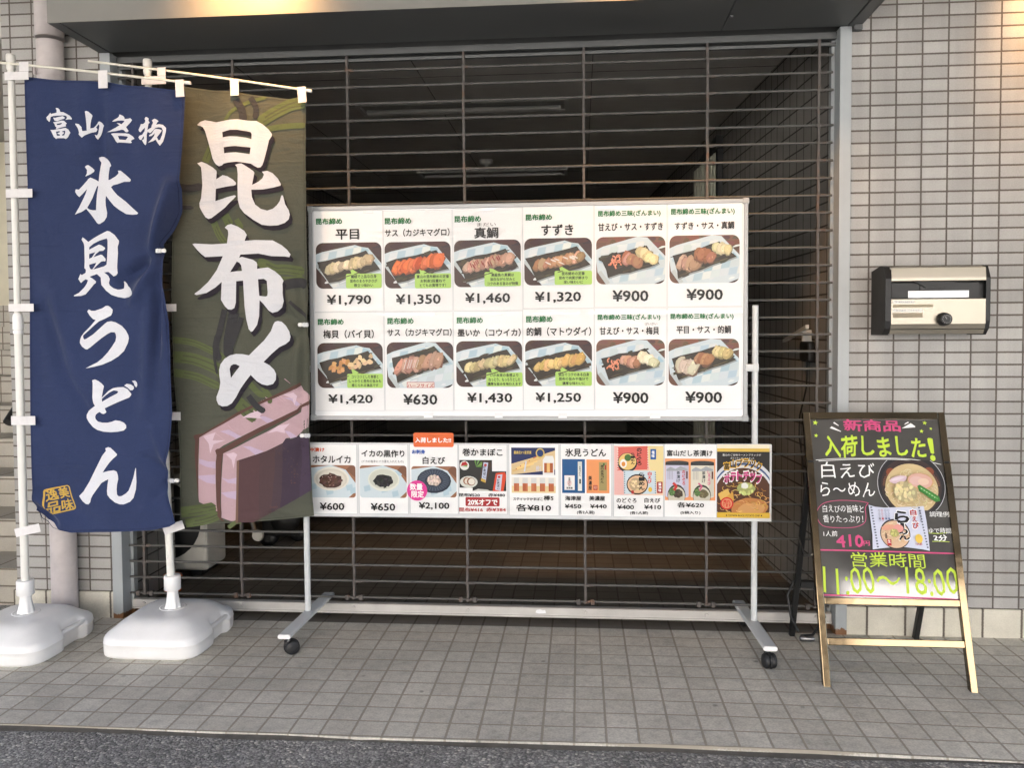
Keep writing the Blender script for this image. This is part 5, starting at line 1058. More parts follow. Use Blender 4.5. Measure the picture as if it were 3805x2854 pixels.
def art(P, kind, seed):
    r = random.Random(seed)
    if kind == 'bowl_squid':
        bowl_bg(P, r); P.ell(0.50, 0.58, 0.37, 0.37, (232, 228, 216)); P.ell(0.50, 0.57, 0.33, 0.32, (212, 206, 192))
        for q in (0.29, 0.25): P.ell(0.50, 0.55, q, q, (222, 216, 202))
        blob(P, 0.49, 0.52, 0.24, 0.22, (84, 52, 42), r, 40)
        for i in range(10): P.ell(0.49 + r.uniform(-.18, .18), 0.52 + r.uniform(-.15, .18), 0.016, 0.012, (176, 150, 140), r.uniform(0, 3), 6)
    elif kind == 'bowl_ink':
        bowl_bg(P, r); P.ell(0.51, 0.56, 0.34, 0.36, (226, 228, 216)); P.ell(0.51, 0.58, 0.31, 0.31, (206, 208, 194)); blob(P, 0.50, 0.52, 0.21, 0.19, (38, 38, 40), r, 40)
    elif kind == 'bowl_shrimp':
        bowl_bg(P, r); P.ell(0.50, 0.53, 0.38, 0.40, (38, 46, 60)); P.ell(0.50, 0.55, 0.35, 0.36, (56, 66, 82))
        for i in range(30): a = 2 * pi * i / 30; P.line([(0.5 + 0.20 * cos(a), 0.55 + 0.21 * sin(a)), (0.5 + 0.33 * cos(a), 0.55 + 0.34 * sin(a))], 0.008, (96, 106, 122))
        P.ell(0.5, 0.53, 0.20, 0.19, (44, 52, 68)); blob(P, 0.50, 0.55, 0.15, 0.18, (232, 210, 196), r, 30)
    elif kind == 'fishcake':
        P.clip = [P.P(0, 0), P.P(1, 0), P.P(1, 1), P.P(0, 1)]
        P.rect(0, 0.10, 0.70, 1, (44, 44, 42)); P.rect(0.699, 0.0, 1, 0.64, (44, 44, 42)); P.rect(0.28, 0, 0.70, 0.11, (44, 44, 42))
        for i in range(9):
            a = r.uniform(-0.4, 2.4); P.poly([(0.36, 0.78), (0.36 + 0.2 * cos(a), 0.78 + 0.24 * sin(a)), (0.37 + 0.17 * cos(a + .3), 0.78 + 0.2 * sin(a + .3))], vary((96, 140, 60), r, 20))
        P.ell(0.11, 0.82, 0.10, 0.15, (232, 232, 226)); P.poly([(0.03, 0.80), (0.06, 0.92), (0.14, 0.95), (0.19, 0.84), (0.10, 0.82)], (176, 40, 44)); P.poly([(0.05, 0.79), (0.17, 0.84), (0.17, 0.78)], (120, 170, 70))
        P.ell(0.20, 0.29, 0.19, 0.19, (214, 216, 206)); P.ell(0.16, 0.32, 0.08, 0.12, (150, 96, 66), -.5); P.ell(0.17, 0.32, 0.06, 0.10, (224, 214, 196), -.5); P.ell(0.25, 0.30, 0.09, 0.13, (140, 86, 58), -.5); P.ell(0.26, 0.30, 0.07, 0.105, (232, 226, 212), -.5)
        P.poly([(0.43, 0.36), (0.56, 0.22), (0.70, 0.85), (0.66, 0.97), (0.50, 1.0)], (66, 46, 36)); P.poly([(0.47, 0.34), (0.56, 0.28), (0.62, 0.92), (0.52, 0.93)], (196, 204, 226)); P.text('かまぼこ', 0.51, 0.42, 0.57, 0.82, 'k', 1, True); P.ell(0.56, 0.84, 0.03, 0.045, (190, 60, 60)); P.poly([(0.46, 0.33), (0.56, 0.27), (0.56, 0.37), (0.47, 0.42)], (206, 168, 70))
        P.poly([(0.71, 0.0), (0.78, 0.58), (0.97, 0.62), (1, 0.5), (0.94, 0.0)], (216, 74, 40)); P.poly([(0.76, 0.05), (0.81, 0.52), (0.92, 0.55), (0.88, 0.0)], (206, 206, 222)); P.text('かまぼこ', 0.80, 0.05, 0.86, 0.40, 'k', 1, True); P.ell(0.85, 0.46, 0.03, 0.04, (190, 60, 60))
        P.poly([(0.28, 0), (0.40, 0.07), (0.60, 0.05), (0.66, 0)], (206, 208, 200))
    elif kind == 'red_box':
        P.clip = rrect(P.x0, P.y0, P.x1, P.y1, 0.005); P.fill((168, 38, 40))
    elif kind == 'sticks_box':
        P.fill((30, 42, 88)); P.poly([(0, 0.0), (0, 0.4), (0.55, 0.66), (1, 0.9), (1, 0.2)], (222, 196, 150))
        for i in range(5): P.poly([(0.02 + i * 0.1, 0.18 + i * 0.1), (0.42 + i * 0.08, 0.36 + i * 0.11), (0.44 + i * 0.08, 0.28 + i * 0.1), (0.03 + i * 0.1, 0.1 + i * 0.09)], vary((232, 196, 130), r, 14)); P.line([(0.1 + i * 0.1, 0.21 + i * 0.1), (0.38 + i * 0.08, 0.33 + i * 0.11)], 0.02, (196, 96, 60))
        P.text('最高位3つ星受賞', 0.06, 0.76, 0.46, 0.88, (214, 186, 96), 1); P.ell(0.66, 0.80, 0.10, 0.18, (206, 180, 96)); P.ell(0.66, 0.80, 0.075, 0.135, (36, 60, 110))
        P.poly([(0.72, 0.0), (0.72, 0.55), (0.78, 0.7), (0.95, 0.7), (0.98, 0.55), (0.98, 0.0)], (236, 236, 232)); P.rect(0.75, 0.08, 0.95, 0.44, (176, 96, 52)); P.rect(0.81, 0.10, 0.88, 0.44, (236, 190, 120)); P.line([(0.30, 0.12), (0.34, 0.5)], 0.03, (206, 214, 230)); P.text('棒S', 0.56, 0.12, 0.68, 0.34, (200, 206, 226), 0)
    elif kind == 'sticks_row':
        P.fill((228, 206, 156)); P.rect(0, 0.45, 1, 1, (240, 236, 224))
        for i in range(5):
            u = 0.05 + i * 0.197; P.rect(u, 0.10, u + 0.12, 0.62, (206, 132, 84)); P.rect(u, 0.62, u + 0.12, 0.98, (218, 218, 214))
            for j in range(4): P.rect(u + 0.01 + j * 0.028, 0.12, u + 0.026 + j * 0.028, 0.62, vary((176, 86, 50), r, 24))
    elif kind == 'udon_blue':
        P.fill((28, 84, 136)); P.rect(0.10, 0.09, 0.55, 0.52, (240, 240, 238)); P.text('氷見うどん', 0.27, 0.20, 0.37, 0.46, 'k', 1, True); P.text('海津屋', 0.18, 0.12, 0.46, 0.18, 'k', 1); P.ell(0.32, 0.30, 0.10, 0.09, (236, 208, 204)); P.text('氷見うどん', 0.27, 0.20, 0.37, 0.46, 'k', 1, True)
        P.rect(0.69, 0.07, 0.87, 0.93, (226, 230, 222)); P.text('氷見うどん', 0.73, 0.50, 0.83, 0.80, (40, 60, 60), 1, True); P.rect(0.75, 0.28, 0.82, 0.42, (60, 66, 62)); P.rect(0.71, 0.80, 0.86, 0.92, (206, 214, 206))
    elif kind == 'udon_orange':
        P.fill((232, 152, 96)); P.rect(0.55, 0.08, 0.89, 0.92, (166, 150, 96)); P.text('美の氷見うどん', 0.62, 0.30, 0.76, 0.84, 'k', 1, True); P.ell(0.76, 0.86, 0.04, 0.04, (70, 110, 60)); P.rect(0.80, 0.7, 0.86, 0.84, (170, 50, 40))
        P.text('美濃屋', 0.08, 0.08, 0.24, 0.52, 'k', 1, True); P.rect(0.30, 0.10, 0.48, 0.24, (176, 52, 50)); P.text('印', 0.32, 0.12, 0.46, 0.22, (232, 180, 150), 1)
    elif kind == 'ramen_packs':
        P.fill((240, 206, 178)); P.poly([(0, 0), (0.30, 0), (0.2, 1), (0, 1)], (238, 186, 178)); P.poly([(0.6, 1), (1, 1), (1, 0.1), (0.8, 0.3)], (240, 220, 160))
        P.poly([(0.06, 0.50), (0.08, 0.97), (0.68, 1.0), (0.70, 0.52)], (222, 104, 92)); P.ell(0.27, 0.66, 0.20, 0.20, (40, 40, 46)); P.ell(0.27, 0.68, 0.18, 0.17, (232, 196, 120)); P.ell(0.28, 0.76, 0.07, 0.07, (70, 110, 50)); P.ell(0.19, 0.64, 0.07, 0.09, (238, 236, 228)); P.ell(0.19, 0.63, 0.04, 0.05, (226, 146, 60))
        P.text('らーめん', 0.34, 0.62, 0.42, 0.86, 'k', 2, True); P.text('のどぐろ', 0.46, 0.60, 0.56, 0.96, 'k', 2, True)
        for i in range(9): P.rect(0.065, 0.52 + i * 0.05, 0.085, 0.545 + i * 0.05, (236, 220, 210)); P.rect(0.675, 0.53 + i * 0.05, 0.695, 0.555 + i * 0.05, (236, 220, 210))
        P.poly([(0.20, 0.02), (0.19, 0.50), (0.84, 0.50), (0.86, 0.03)], (206, 222, 230))
        for i in range(10): P.rect(0.20, 0.04 + i * 0.046, 0.225, 0.06 + i * 0.046, (110, 124, 136)); P.rect(0.825, 0.04 + i * 0.046, 0.85, 0.06 + i * 0.046, (110, 124, 136))
        P.ell(0.47, 0.22, 0.22, 0.21, (60, 44, 40)); P.ell(0.47, 0.22, 0.20, 0.18, (232, 190, 150)); blob(P, 0.44, 0.22, 0.14, 0.13, (236, 206, 160), r, 14)
        P.text('らーめん', 0.50, 0.10, 0.62, 0.46, 'k', 2, True); P.text('白えび', 0.68, 0.24, 0.76, 0.48, (214, 60, 40), 2, True); P.ell(0.73, 0.12, 0.04, 0.05, (240, 196, 70)); P.rect(0.35, 0.03, 0.40, 0.10, (190, 50, 50))
        P.rect(0.735, 0.73, 0.85, 0.94, (34, 92, 168)); P.text('塩味', 0.76, 0.76, 0.82, 0.91, 'w', 1, True); P.rect(0.87, 0.05, 0.98, 0.28, (164, 40, 40)); P.text('醤油味', 0.895, 0.07, 0.955, 0.26, 'w', 1, True)
    elif kind == 'tea_cans':
        P.fill((232, 156, 104))
        for u, c, t, tc_ in ((0.01, (206, 206, 226), 'のどぐろ', (196, 50, 46)), (0.51, (226, 222, 204), 'しろえび', (214, 96, 140))):
            P.rect(u, 0.10, u + 0.46, 0.86, c); P.ell(u + 0.23, 0.10, 0.23, 0.05, c); P.rect(u + 0.36, 0.10, u + 0.46, 0.86, tuple(x * 0.93 for x in c)); P.rect(u, 0.84, u + 0.46, 0.91, (44, 44, 44)); P.ell(u + 0.23, 0.91, 0.23, 0.04, (60, 60, 60))
            P.poly([(u + 0.02, 0.74), (u + 0.1, 0.80), (u + 0.2, 0.75), (u + 0.3, 0.82), (u + 0.44, 0.75), (u + 0.44, 0.71), (u + 0.02, 0.70)], (168, 172, 176))
            P.ell(u + 0.22, 0.12, 0.18, 0.26, (60, 60, 50)); P.ell(u + 0.22, 0.10, 0.17, 0.23, (206, 200, 180)); blob(P, u + 0.25, 0.16, 0.10, 0.10, (84, 72, 56) if u < .4 else (130, 120, 86), r, 16); blob(P, u + 0.13, 0.20, 0.06, 0.10, (104, 140, 80), r, 10)
            P.text('茶漬け', u + 0.22, 0.42, u + 0.29, 0.70, (50, 60, 66), 1, True); P.text(t, u + 0.33, 0.36, u + 0.39, 0.72, tc_, 2, True)
            for j in range(4): P.line([(u + 0.05 + j * 0.03, 0.70), (u + 0.05 + j * 0.03, 0.50)], 0.006, (140, 140, 146))
            P.line([(u + 0.15, 0.42), (u + 0.22, 0.34), (u + 0.17, 0.24)], 0.05 if u < .4 else 0.03, tc_)
            P.rect(u + 0.41, 0.52, u + 0.44, 0.70, (90, 50, 46))
    elif kind == 'chips_poster':
        P.fill((36, 33, 31)); P.rect(0, 0.90, 1, 1, (226, 190, 84)); P.rect(0, 0.0, 1, 0.07, (226, 186, 62)); P.rect(0, 0.945, 1, 1, (240, 232, 206))
        P.ell(0.5, 0.30, 0.64, 0.50, (222, 226, 232), 0, 40); P.ell(0.5, 0.29, 0.60, 0.46, (70, 92, 140), 0, 40); P.ell(0.5, 0.28, 0.585, 0.44, (226, 228, 232), 0, 40); P.ell(0.5, 0.27, 0.56, 0.41, (86, 52, 32), 0, 40); P.rect(0, 0, 1, 0.07, (226, 186, 62))
        P.ell(0.62, 0.13, 0.36, 0.14, (196, 132, 74), 0.1, 22, 0.04, r); P.ell(0.66, 0.12, 0.26, 0.09, (214, 160, 100), 0.1, 18, 0.06, r)
        for i in range(70):
            u = r.uniform(0.02, 0.98); v = r.uniform(0.10, 0.46); a0 = r.uniform(0, 6.28)
            if hypot((u - .5) / .56, (v - .27) / .22) < 1: P.line([(u + 0.06 * cos(a0 + t * .7), v + 0.03 * sin(a0 + t * .7)) for t in range(4)], 0.012, vary((206, 158, 84), r, 40))
        blob(P, 0.55, 0.40, 0.17, 0.09, (206, 214, 130), r, 22); P.ell(0.52, 0.44, 0.07, 0.04, (236, 236, 226), 0, 10, 0.2, r); P.poly([(0.02, 0.33), (0.2, 0.40), (0.26, 0.30), (0.06, 0.24)], (226, 186, 96)); P.poly([(0.12, 0.26), (0.30, 0.36), (0.32, 0.24), (0.18, 0.16)], (214, 160, 70))
        P.rect(0, 0, 1, 0.07, (226, 186, 62)); P.text('★ TOYAMA BLACK POTATO CHIP ★', 0.16, 0.02, 0.86, 0.05, (70, 50, 30), 1)
        P.text('富山のご当地ラーメンブラックが', 0.10, 0.845, 0.83, 0.875, (232, 232, 228), 0); P.text('ポテトチップになりました', 0.25, 0.80, 0.70, 0.83, (232, 232, 228), 0)
        for i, ch in enumerate('富山ブラック'):
            u = 0.12 + i * 0.122; v = 0.655 + 0.045 * sin(i / 5 * pi); P.text(ch, u - 0.008, v - 0.01, u + 0.122, v + 0.115, (226, 178, 50), 2); P.text(ch, u + 0.006, v + 0.004, u + 0.108, v + 0.10, (30, 26, 22), 1)
        for i, ch in enumerate('ポテトチップ'):
            u = 0.12 + i * 0.122; v = 0.475 + 0.04 * sin(i / 5 * pi); P.text(ch, u - 0.012, v - 0.012, u + 0.134, v + 0.145, (246, 244, 242), 2); P.text(ch, u + 0.004, v + 0.004, u + 0.118, v + 0.128, (206, 62, 132), 2)
        P.ell(0.18, 0.20, 0.125, 0.085, (206, 44, 36), 0, 26); P.ell(0.18, 0.20, 0.10, 0.068, (226, 150, 110), 0, 24); P.text('売れ', 0.11, 0.20, 0.25, 0.25, (206, 44, 36), 2); P.text('てます', 0.10, 0.15, 0.26, 0.20, (206, 44, 36), 2)

LOW_LABEL = ['laminated card for ホタルイカ at ¥600, half behind the green banner', 'laminated card for イカの黒作り at ¥650 with a black dish', 'laminated card for 白えび at ¥2,100 under the orange tag', 'laminated card for 巻かまぼこ with a red 20%オフ bar',
  'laminated card for スティックかまぼこ at ¥810 each', 'laminated card for 氷見うどん with blue and orange pictures', 'laminated card for のどぐろ and 白えび noodle packets', 'laminated card for 富山だし茶漬け with two tins', 'yellow and black ポテトチップ poster at the end of the low row']
lam = simple('laminate_film', (0.62, 0.63, 0.63), 0.14, var=0.03, spec=0.6, coat=0.4)
sx0, sz0, sx1, sz1 = [v / 1000 for v in STRIP]
strip = MB(); strip.box((0, 0, 0), (sx1 - sx0, sz1 - sz0, 0.0006))
so = strip.build('laminate_strip', lam); so.rotation_euler = (pi / 2, 0, 0); so.location = (sx0, -0.1552, sz0)
tag(so, 'long clear laminate strip hung across the posts behind the low card row', 'laminate strip')
for i, (sh_, tx_, imgs) in enumerate(LOW):
    ox, oz = sh_[0] / 1000, sh_[1] / 1000; w, h = (sh_[2] - sh_[0]) / 1000, (sh_[3] - sh_[1]) / 1000
    mb = MB(); mb.box((0, 0, 0), (w, h, 0.0005)); mb.col = [ink((196, 200, 202))] * len(mb.f); mb.add([(0.003, 0.0025, 0.00054), (w - 0.0025, 0.0025, 0.00054), (w - 0.0025, h - 0.0025, 0.00054), (0.003, h - 0.0025, 0.00054)], [(0, 1, 2, 3)], False, ink((241, 241, 240)))
    card = mb.build('laminated_card', M['print']); card.rotation_euler = (pi / 2, 0, 0); card.location = (ox, -0.1561 - 0.0001 * (i % 2), oz)
    tag(card, LOW_LABEL[i], 'price card', 'laminated price cards in the low row')
    for n_, (k_, a, b, c, d) in enumerate(imgs):
        P = Print((a / 1000 - ox, b / 1000 - oz, c / 1000 - ox, d / 1000 - oz), 0.0007, 0.012 if k_.startswith('bowl') else 0.0)
        art(P, k_, 70 + i * 3 + n_); P.build({'red_box': 'discount_bar', 'chips_poster': 'poster_picture'}.get(k_, 'product_photo'), card)
    if tx_: lettering(tx_, ox, oz, 0.0062 if i == 8 else 0.0042, card)
# orange tag and pink sticker
x0, y0, x1, y1 = [v / 1000 for v in TAG]
mb = MB(); mb.prism(rrect(0, 0, x1 - x0, y1 - y0, 0.008), 0, 0.0006, 'XY'); mb.col = [ink((226, 106, 52))] * len(mb.f)
tg = mb.build('orange_tag', M['print']); tg.rotation_euler = (pi / 2, 0, 0); tg.location = (x0, -0.1615, y0)
tag(tg, 'orange tag reading 入荷しました!! above the 白えび card', 'tag'); lettering(TAGTX, x0, y0, 0.0011, tg)
x0, y0, x1, y1 = [v / 1000 for v in STICK]
mb = MB(); r_ = (x1 - x0) / 2; mb.prism([(r_ + r_ * cos(2 * pi * i / 36), r_ + r_ * sin(2 * pi * i / 36)) for i in range(36)], 0, 0.0005, 'XY'); mb.col = [ink((222, 62, 148))] * len(mb.f)
tg = mb.build('pink_sticker', M['print']); tg.rotation_euler = (pi / 2, 0, 0); tg.location = (x0, -0.1612, y0)
tag(tg, 'round pink sticker reading 数量限定 on the 白えび card', 'sticker'); lettering(STICKTX, x0, y0, 0.0011, tg)

# ------------------------------------------------------------------ banners
def interp(pts, key, val, q):
    p = sorted(pts, key=lambda t: t[key])
    if q <= p[0][key]: return p[0][val]
    for a, b in zip(p, p[1:]):
        if q <= b[key]:
            d = b[key] - a[key]
            return a[val] + (b[val] - a[val]) * ((q - a[key]) / d if d else 0)
    return p[-1][val]
def seg_d(px, pz, a, b):
    ax, az = a; bx_, bz = b
    L = (bx_ - ax) ** 2 + (bz - az) ** 2
    t = max(0, min(1, ((px - ax) * (bx_ - ax) + (pz - az) * (bz - az)) / L))
    return hypot(px - ax - t * (bx_ - ax), pz - az - t * (bz - az)), t
def folds(list_):
    def f(x, z):
        d = 0
        for a, b, w, h in list_:
            q, t = seg_d(x, z, a, b)
            if q < 3.2 * w: d += 1.8 * h * exp(-(q / w) ** 2) * (0.35 + 0.65 * sin(pi * min(1, max(0, 0.12 + 0.76 * t))))
        return d
    return f
# positive = away from the street, in mm; segments in (x, z) mm
F1 = folds([((-1560, 1830), (-1640, 1600), 26, 40), ((-1600, 1850), (-1690, 1560), 26, -26), ((-1650, 1590), (-1790, 1480), 30, 30), ((-1650, 1600), (-1760, 1390), 22, -20), ((-1650, 1590), (-1680, 1180), 20, 14), ((-1630, 1560), (-1640, 1240), 16, -12), ((-1640, 1600), (-1900, 1700), 60, 6),
            ((-1700, 1420), (-1720, 950), 26, -8), ((-1665, 1400), (-1690, 1000), 20, 9), ((-1740, 1300), (-1800, 900), 40, 5), ((-2140, 1400), (-2050, 1050), 26, 9), ((-2050, 1080), (-1960, 930), 22, 7), ((-2110, 1450), (-2020, 1150), 34, -7), ((-2180, 1500), (-2160, 900), 30, 4),
            ((-1620, 700), (-1720, 760), 26, 12), ((-1620, 690), (-1700, 600), 24, 10), ((-1620, 690), (-1690, 880), 18, -9), ((-1640, 640), (-1760, 540), 30, -7), ((-2200, 560), (-2120, 510), 22, 26), ((-2190, 600), (-2090, 500), 26, -14), ((-2150, 620), (-1980, 520), 40, 8),
            ((-1950, 2290), (-1950, 1900), 40, -6), ((-1885, 2260), (-1870, 1850), 26, 8), ((-1700, 2240), (-1690, 1950), 40, -5), ((-2080, 2280), (-2060, 2000), 44, 6), ((-1780, 2230), (-1760, 1900), 34, 5)])
F2 = folds([((-1110, 1300), (-1200, 1350), 18, 9), ((-1110, 1300), (-1180, 1420), 16, -8), ((-1110, 1290), (-1170, 1190), 18, 9), ((-1110, 1300), (-1130, 1560), 16, 10), ((-1105, 1280), (-1120, 1000), 18, 10), ((-1135, 1260), (-1150, 980), 16, -9),
            ((-1105, 850), (-1130, 1050), 16, -8), ((-1105, 850), (-1190, 900), 18, 8), ((-1105, 840), (-1150, 680), 20, 9), ((-1105, 850), (-1210, 780), 22, -6), ((-1300, 2200), (-1290, 1700), 50, 7), ((-1390, 2200), (-1400, 1750), 40, -8), ((-1500, 2200), (-1490, 1500), 50, 6), ((-1240, 1100), (-1230, 640), 46, 8), ((-1340, 1200), (-1330, 600), 50, -6),
            ((-1620, 560), (-1480, 520), 30, 7), ((-1250, 560), (-1120, 520), 26, -8), ((-1460, 1400), (-1450, 800), 44, 5)])
class Cloth:
    def __init__(s, L, R, T, B, Y, fold, tilt):
        s.L, s.R, s.T, s.B, s.Y, s.fold, s.tilt = L, R, T, B, Y, fold, tilt
    def xl(s, z): return interp(s.L, 1, 0, z)
    def xr(s, z): return interp(s.R, 1, 0, z)
    def pt(s, x, z, off=0.0):
        return (x / 1000, s.Y + (s.fold(x, z) + s.tilt(x, z)) / 1000 - off, z / 1000)
    def mesh(s, nx, nz):
        mb = MB(); vs = []
        for j in range(nz + 1):
            for i in range(nx + 1):
                u = i / nx; v = j / nz
                xa = s.T[0][0] + (s.T[-1][0] - s.T[0][0]) * u; xb = s.B[0][0] + (s.B[-1][0] - s.B[0][0]) * u
                zt = interp(s.T, 0, 1, xa); zb_ = interp(s.B, 0, 1, xb)
                z = zt + (zb_ - zt) * v
                x = s.xl(z) + (s.xr(z) - s.xl(z)) * u
                vs.append(s.pt(x, z))
        n = nx + 1
        fs = [(j * n + i, j * n + i + 1, (j + 1) * n + i + 1, (j + 1) * n + i) for j in range(nz) for i in range(nx)]
        mb.add(vs, fs, True)
        return mb
    def layer(s, groups, off, name, parent, mat, cell=12, clampx=True):
        """groups: list of (loops, colour); drapes the fills over the folds"""
        mb = MB(); o3 = parent.location
        for g, (loops, c) in enumerate(groups):
            vs, fs = fill2d(loops)
            bm = bmesh.new()
            bv = [bm.verts.new((x, z, 0)) for x, z in vs]
            for f_ in fs:
                try: bm.faces.new([bv[i] for i in f_])
                except ValueError: pass
            xs = [v[0] for v in vs]; zs = [v[1] for v in vs]
            for ax, lo, hi in ((0, min(xs), max(xs)), (1, min(zs), max(zs))):
                t = math.ceil(lo / cell) * cell
                while t < hi:
                    no = [0, 0, 0]; no[ax] = 1; co = [0, 0, 0]; co[ax] = t
                    bmesh.ops.bisect_plane(bm, geom=bm.verts[:] + bm.edges[:] + bm.faces[:], plane_co=co, plane_no=no, dist=1e-4)
                    t += cell
            bm.verts.index_update()
            P3 = []
            for v in bm.verts:
                x, z = v.co.x, v.co.y
                if clampx: x = max(s.xl(z) + 2, min(s.xr(z) - 2, x))
                P3.append(Vector(s.pt(x, z, off + 0.00008 * g)) - o3)
            mb.add(P3, [[v.index for v in f_.verts] for f_ in bm.faces], True, ink(c))
            bm.free()
        return mb.build(name, mat, parent, fixn=False)
def offset_loops(loops, dx, dz): return [[(x + dx, z + dz) for x, z in lp] for lp in loops]

blue = Cloth(B1_L, B1_R, B1_T, B1_B, -0.334, F1, lambda x, z: 6 * sin((x + 2200) / 95) * max(0, (2300 - z) / 1800))
b1 = blue.mesh(66, 190).build('banner', M['blue_cloth'], origin=(-2.2, -0.334, 2.29), fixn=False)
tag(b1, 'navy blue banner with white 氷見うどん brush lettering, nearest the left edge', 'banner')
blue.layer([(lp, (226, 227, 234)) for lp in BANNER_BLUE['big'] + BANNER_BLUE['name']], 0.0012, 'lettering', b1, M['cloth_ink'])
GOLD = (206, 172, 84)
sl = blue.layer([(BANNER_BLUE['seal'][0], GOLD)], 0.0012, 'seal_stamp', b1, M['cloth_ink'])
# the four characters inside the seal
mb = MB()
SX = [p[0] for p in BANNER_BLUE['seal'][0][0]]; SZ = [p[1] for p in BANNER_BLUE['seal'][0][0]]
cx, cz = (min(SX) + max(SX)) / 2, (min(SZ) + max(SZ)) / 2; wS = (max(SX) - min(SX)) * 0.82; ro = radians(11)
for ch, u, v in (('美', 0.24, 0.24), ('味', 0.24, -0.24), ('逸', -0.24, 0.24), ('品', -0.24, -0.24)):
    vs, fs = text2d(ch, 1)
    q = []
    for x, y, l in vs:
        a = (u + (x - 0.5) * 0.44) * wS; b = (v + (y - 0.5) * 0.44) * wS
        q.append(Vector(blue.pt(cx + a * cos(ro) - b * sin(ro), cz + a * sin(ro) + b * cos(ro), 0.0015 + l)) - b1.location)
    mb.add(q, fs, False, ink(GOLD))
mb.build('seal_characters', M['cloth_ink'], b1, fixn=False)

green = Cloth(B2_L, B2_R, B2_T, B2_B, -0.232, F2, lambda x, z: 5 * sin((x + 1700) / 80) * max(0, (2250 - z) / 1800))
def hem(cl, parent, c):
    g = []
    for pts, dx, dz in ((cl.L, 7, 0), (cl.R, -7, 0), (cl.T, 0, -8), (cl.B, 0, 8)):
        g.append((strand([(x + dx, z + dz) for x, z in pts], 1.6), c))
    cl.layer(g, 0.0016, 'hem_stitching', parent, M['cloth_ink'])
b2 = green.mesh(60, 180).build('banner', M['green_cloth'], origin=(-1.65, -0.232, 2.26), fixn=False)
tag(b2, 'olive green banner with white 昆布〆 lettering and a pink fish block picture', 'banner')
def strand(pts, w):
    L, R_ = [], []
    for i, (x, z) in enumerate(pts):
        a = pts[max(0, i - 1)]; b = pts[min(len(pts) - 1, i + 1)]
        d = hypot(b[0] - a[0], b[1] - a[1]) or 1; nx_, nz_ = -(b[1] - a[1]) / d, (b[0] - a[0]) / d
        k_ = (0.45 if i == len(pts) - 1 else 1.0) * w / 2
        L.append((x + nx_ * k_, z + nz_ * k_)); R_.append((x - nx_ * k_, z - nz_ * k_))
    return [L + R_[::-1]]
def smooth_line(p, n=4):
    out = []
    for i in range(len(p) - 1):
        a, b, c, d = p[max(0, i - 1)], p[i], p[i + 1], p[min(len(p) - 1, i + 2)]
        for k_ in range(n):
            t = k_ / n
            out.append(tuple(0.5 * (2 * b[j] + (c[j] - a[j]) * t + (2 * a[j] - 5 * b[j] + 4 * c[j] - d[j]) * t * t + (3 * b[j] - a[j] - 3 * c[j] + d[j]) * t ** 3) for j in (0, 1)))
    return out + [p[-1]]
hem(green, b2, (60, 62, 52)); hem(blue, b1, (36, 44, 74))
gk = []
for c, w, pts in KELP:
    sp_ = smooth_line(pts)
    gk.append((strand(sp_, w * (1.75 if c == 'g' else 1.25)), (94, 104, 69) if c == 'g' else (61, 61, 63)))
    if c == 'g' and w > 13:
        for q_, r_ in ((0.25, 0.26), (-0.45, 0.2)): gk.append((strand([(x + w * q_ * 0.5, z + w * q_) for x, z in sp_[2:]], w * r_), (84, 89, 67)))
green.layer(gk, 0.0008, 'kelp_pattern', b2, M['cloth_ink'])
G = BANNER_GREEN
ill = [(lp, (190, 161, 167)) for lp in G['pink']]
rr = random.Random(9)
pk = G['pink'][0][0]
for k_ in range(26):                         # grain of the flesh
    t = rr.uniform(0, 1); x0 = -1520 + t * 330; z0 = 860 + t * 210 + rr.uniform(-40, 10); l_ = rr.uniform(40, 90)
    ill.append((strand([(x0, z0), (x0 + l_ * 0.55, z0 - l_ * 0.42)], 3), (192, 158, 168) if k_ % 2 else (206, 174, 180)))
ill += [(lp, (194, 174, 198)) for lp in G['lilac']] + [(lp, (216, 192, 204)) for lp in G['white']]
ill += [(lp, (98, 72, 66)) for lp in G['brown'][:2]] + [(G['brown'][2], (88, 66, 68))] + [(lp, (122, 96, 82)) for lp in G['edge']]
fc_ = G['brown'][2][0]
for dx_, c_ in ((0.30, (84, 66, 68)), (0.48, (78, 64, 70)), (0.60, (68, 57, 70)), (0.85, (74, 62, 78))):
    xa_ = min(p[0] for p in fc_) + dx_ * 300
    ill.append(([clip(fc_, [(xa_, 300), (-1000, 300), (-1000, 1300), (xa_ + 40, 1300)])] if len(clip(fc_, [(xa_, 300), (-1000, 300), (-1000, 1300), (xa_ + 40, 1300)])) > 2 else [fc_], c_))
green.layer(ill, 0.0013, 'fish_picture', b2, M['cloth_ink'])
green.layer([(offset_loops(lp, 11, -19), (46, 42, 50)) for lp in G['big']], 0.0062, 'lettering_shadow', b2, M['cloth_ink'])
green.layer([(lp, (214, 216, 222)) for lp in G['big']], 0.0068, 'lettering', b2, M['cloth_ink'])

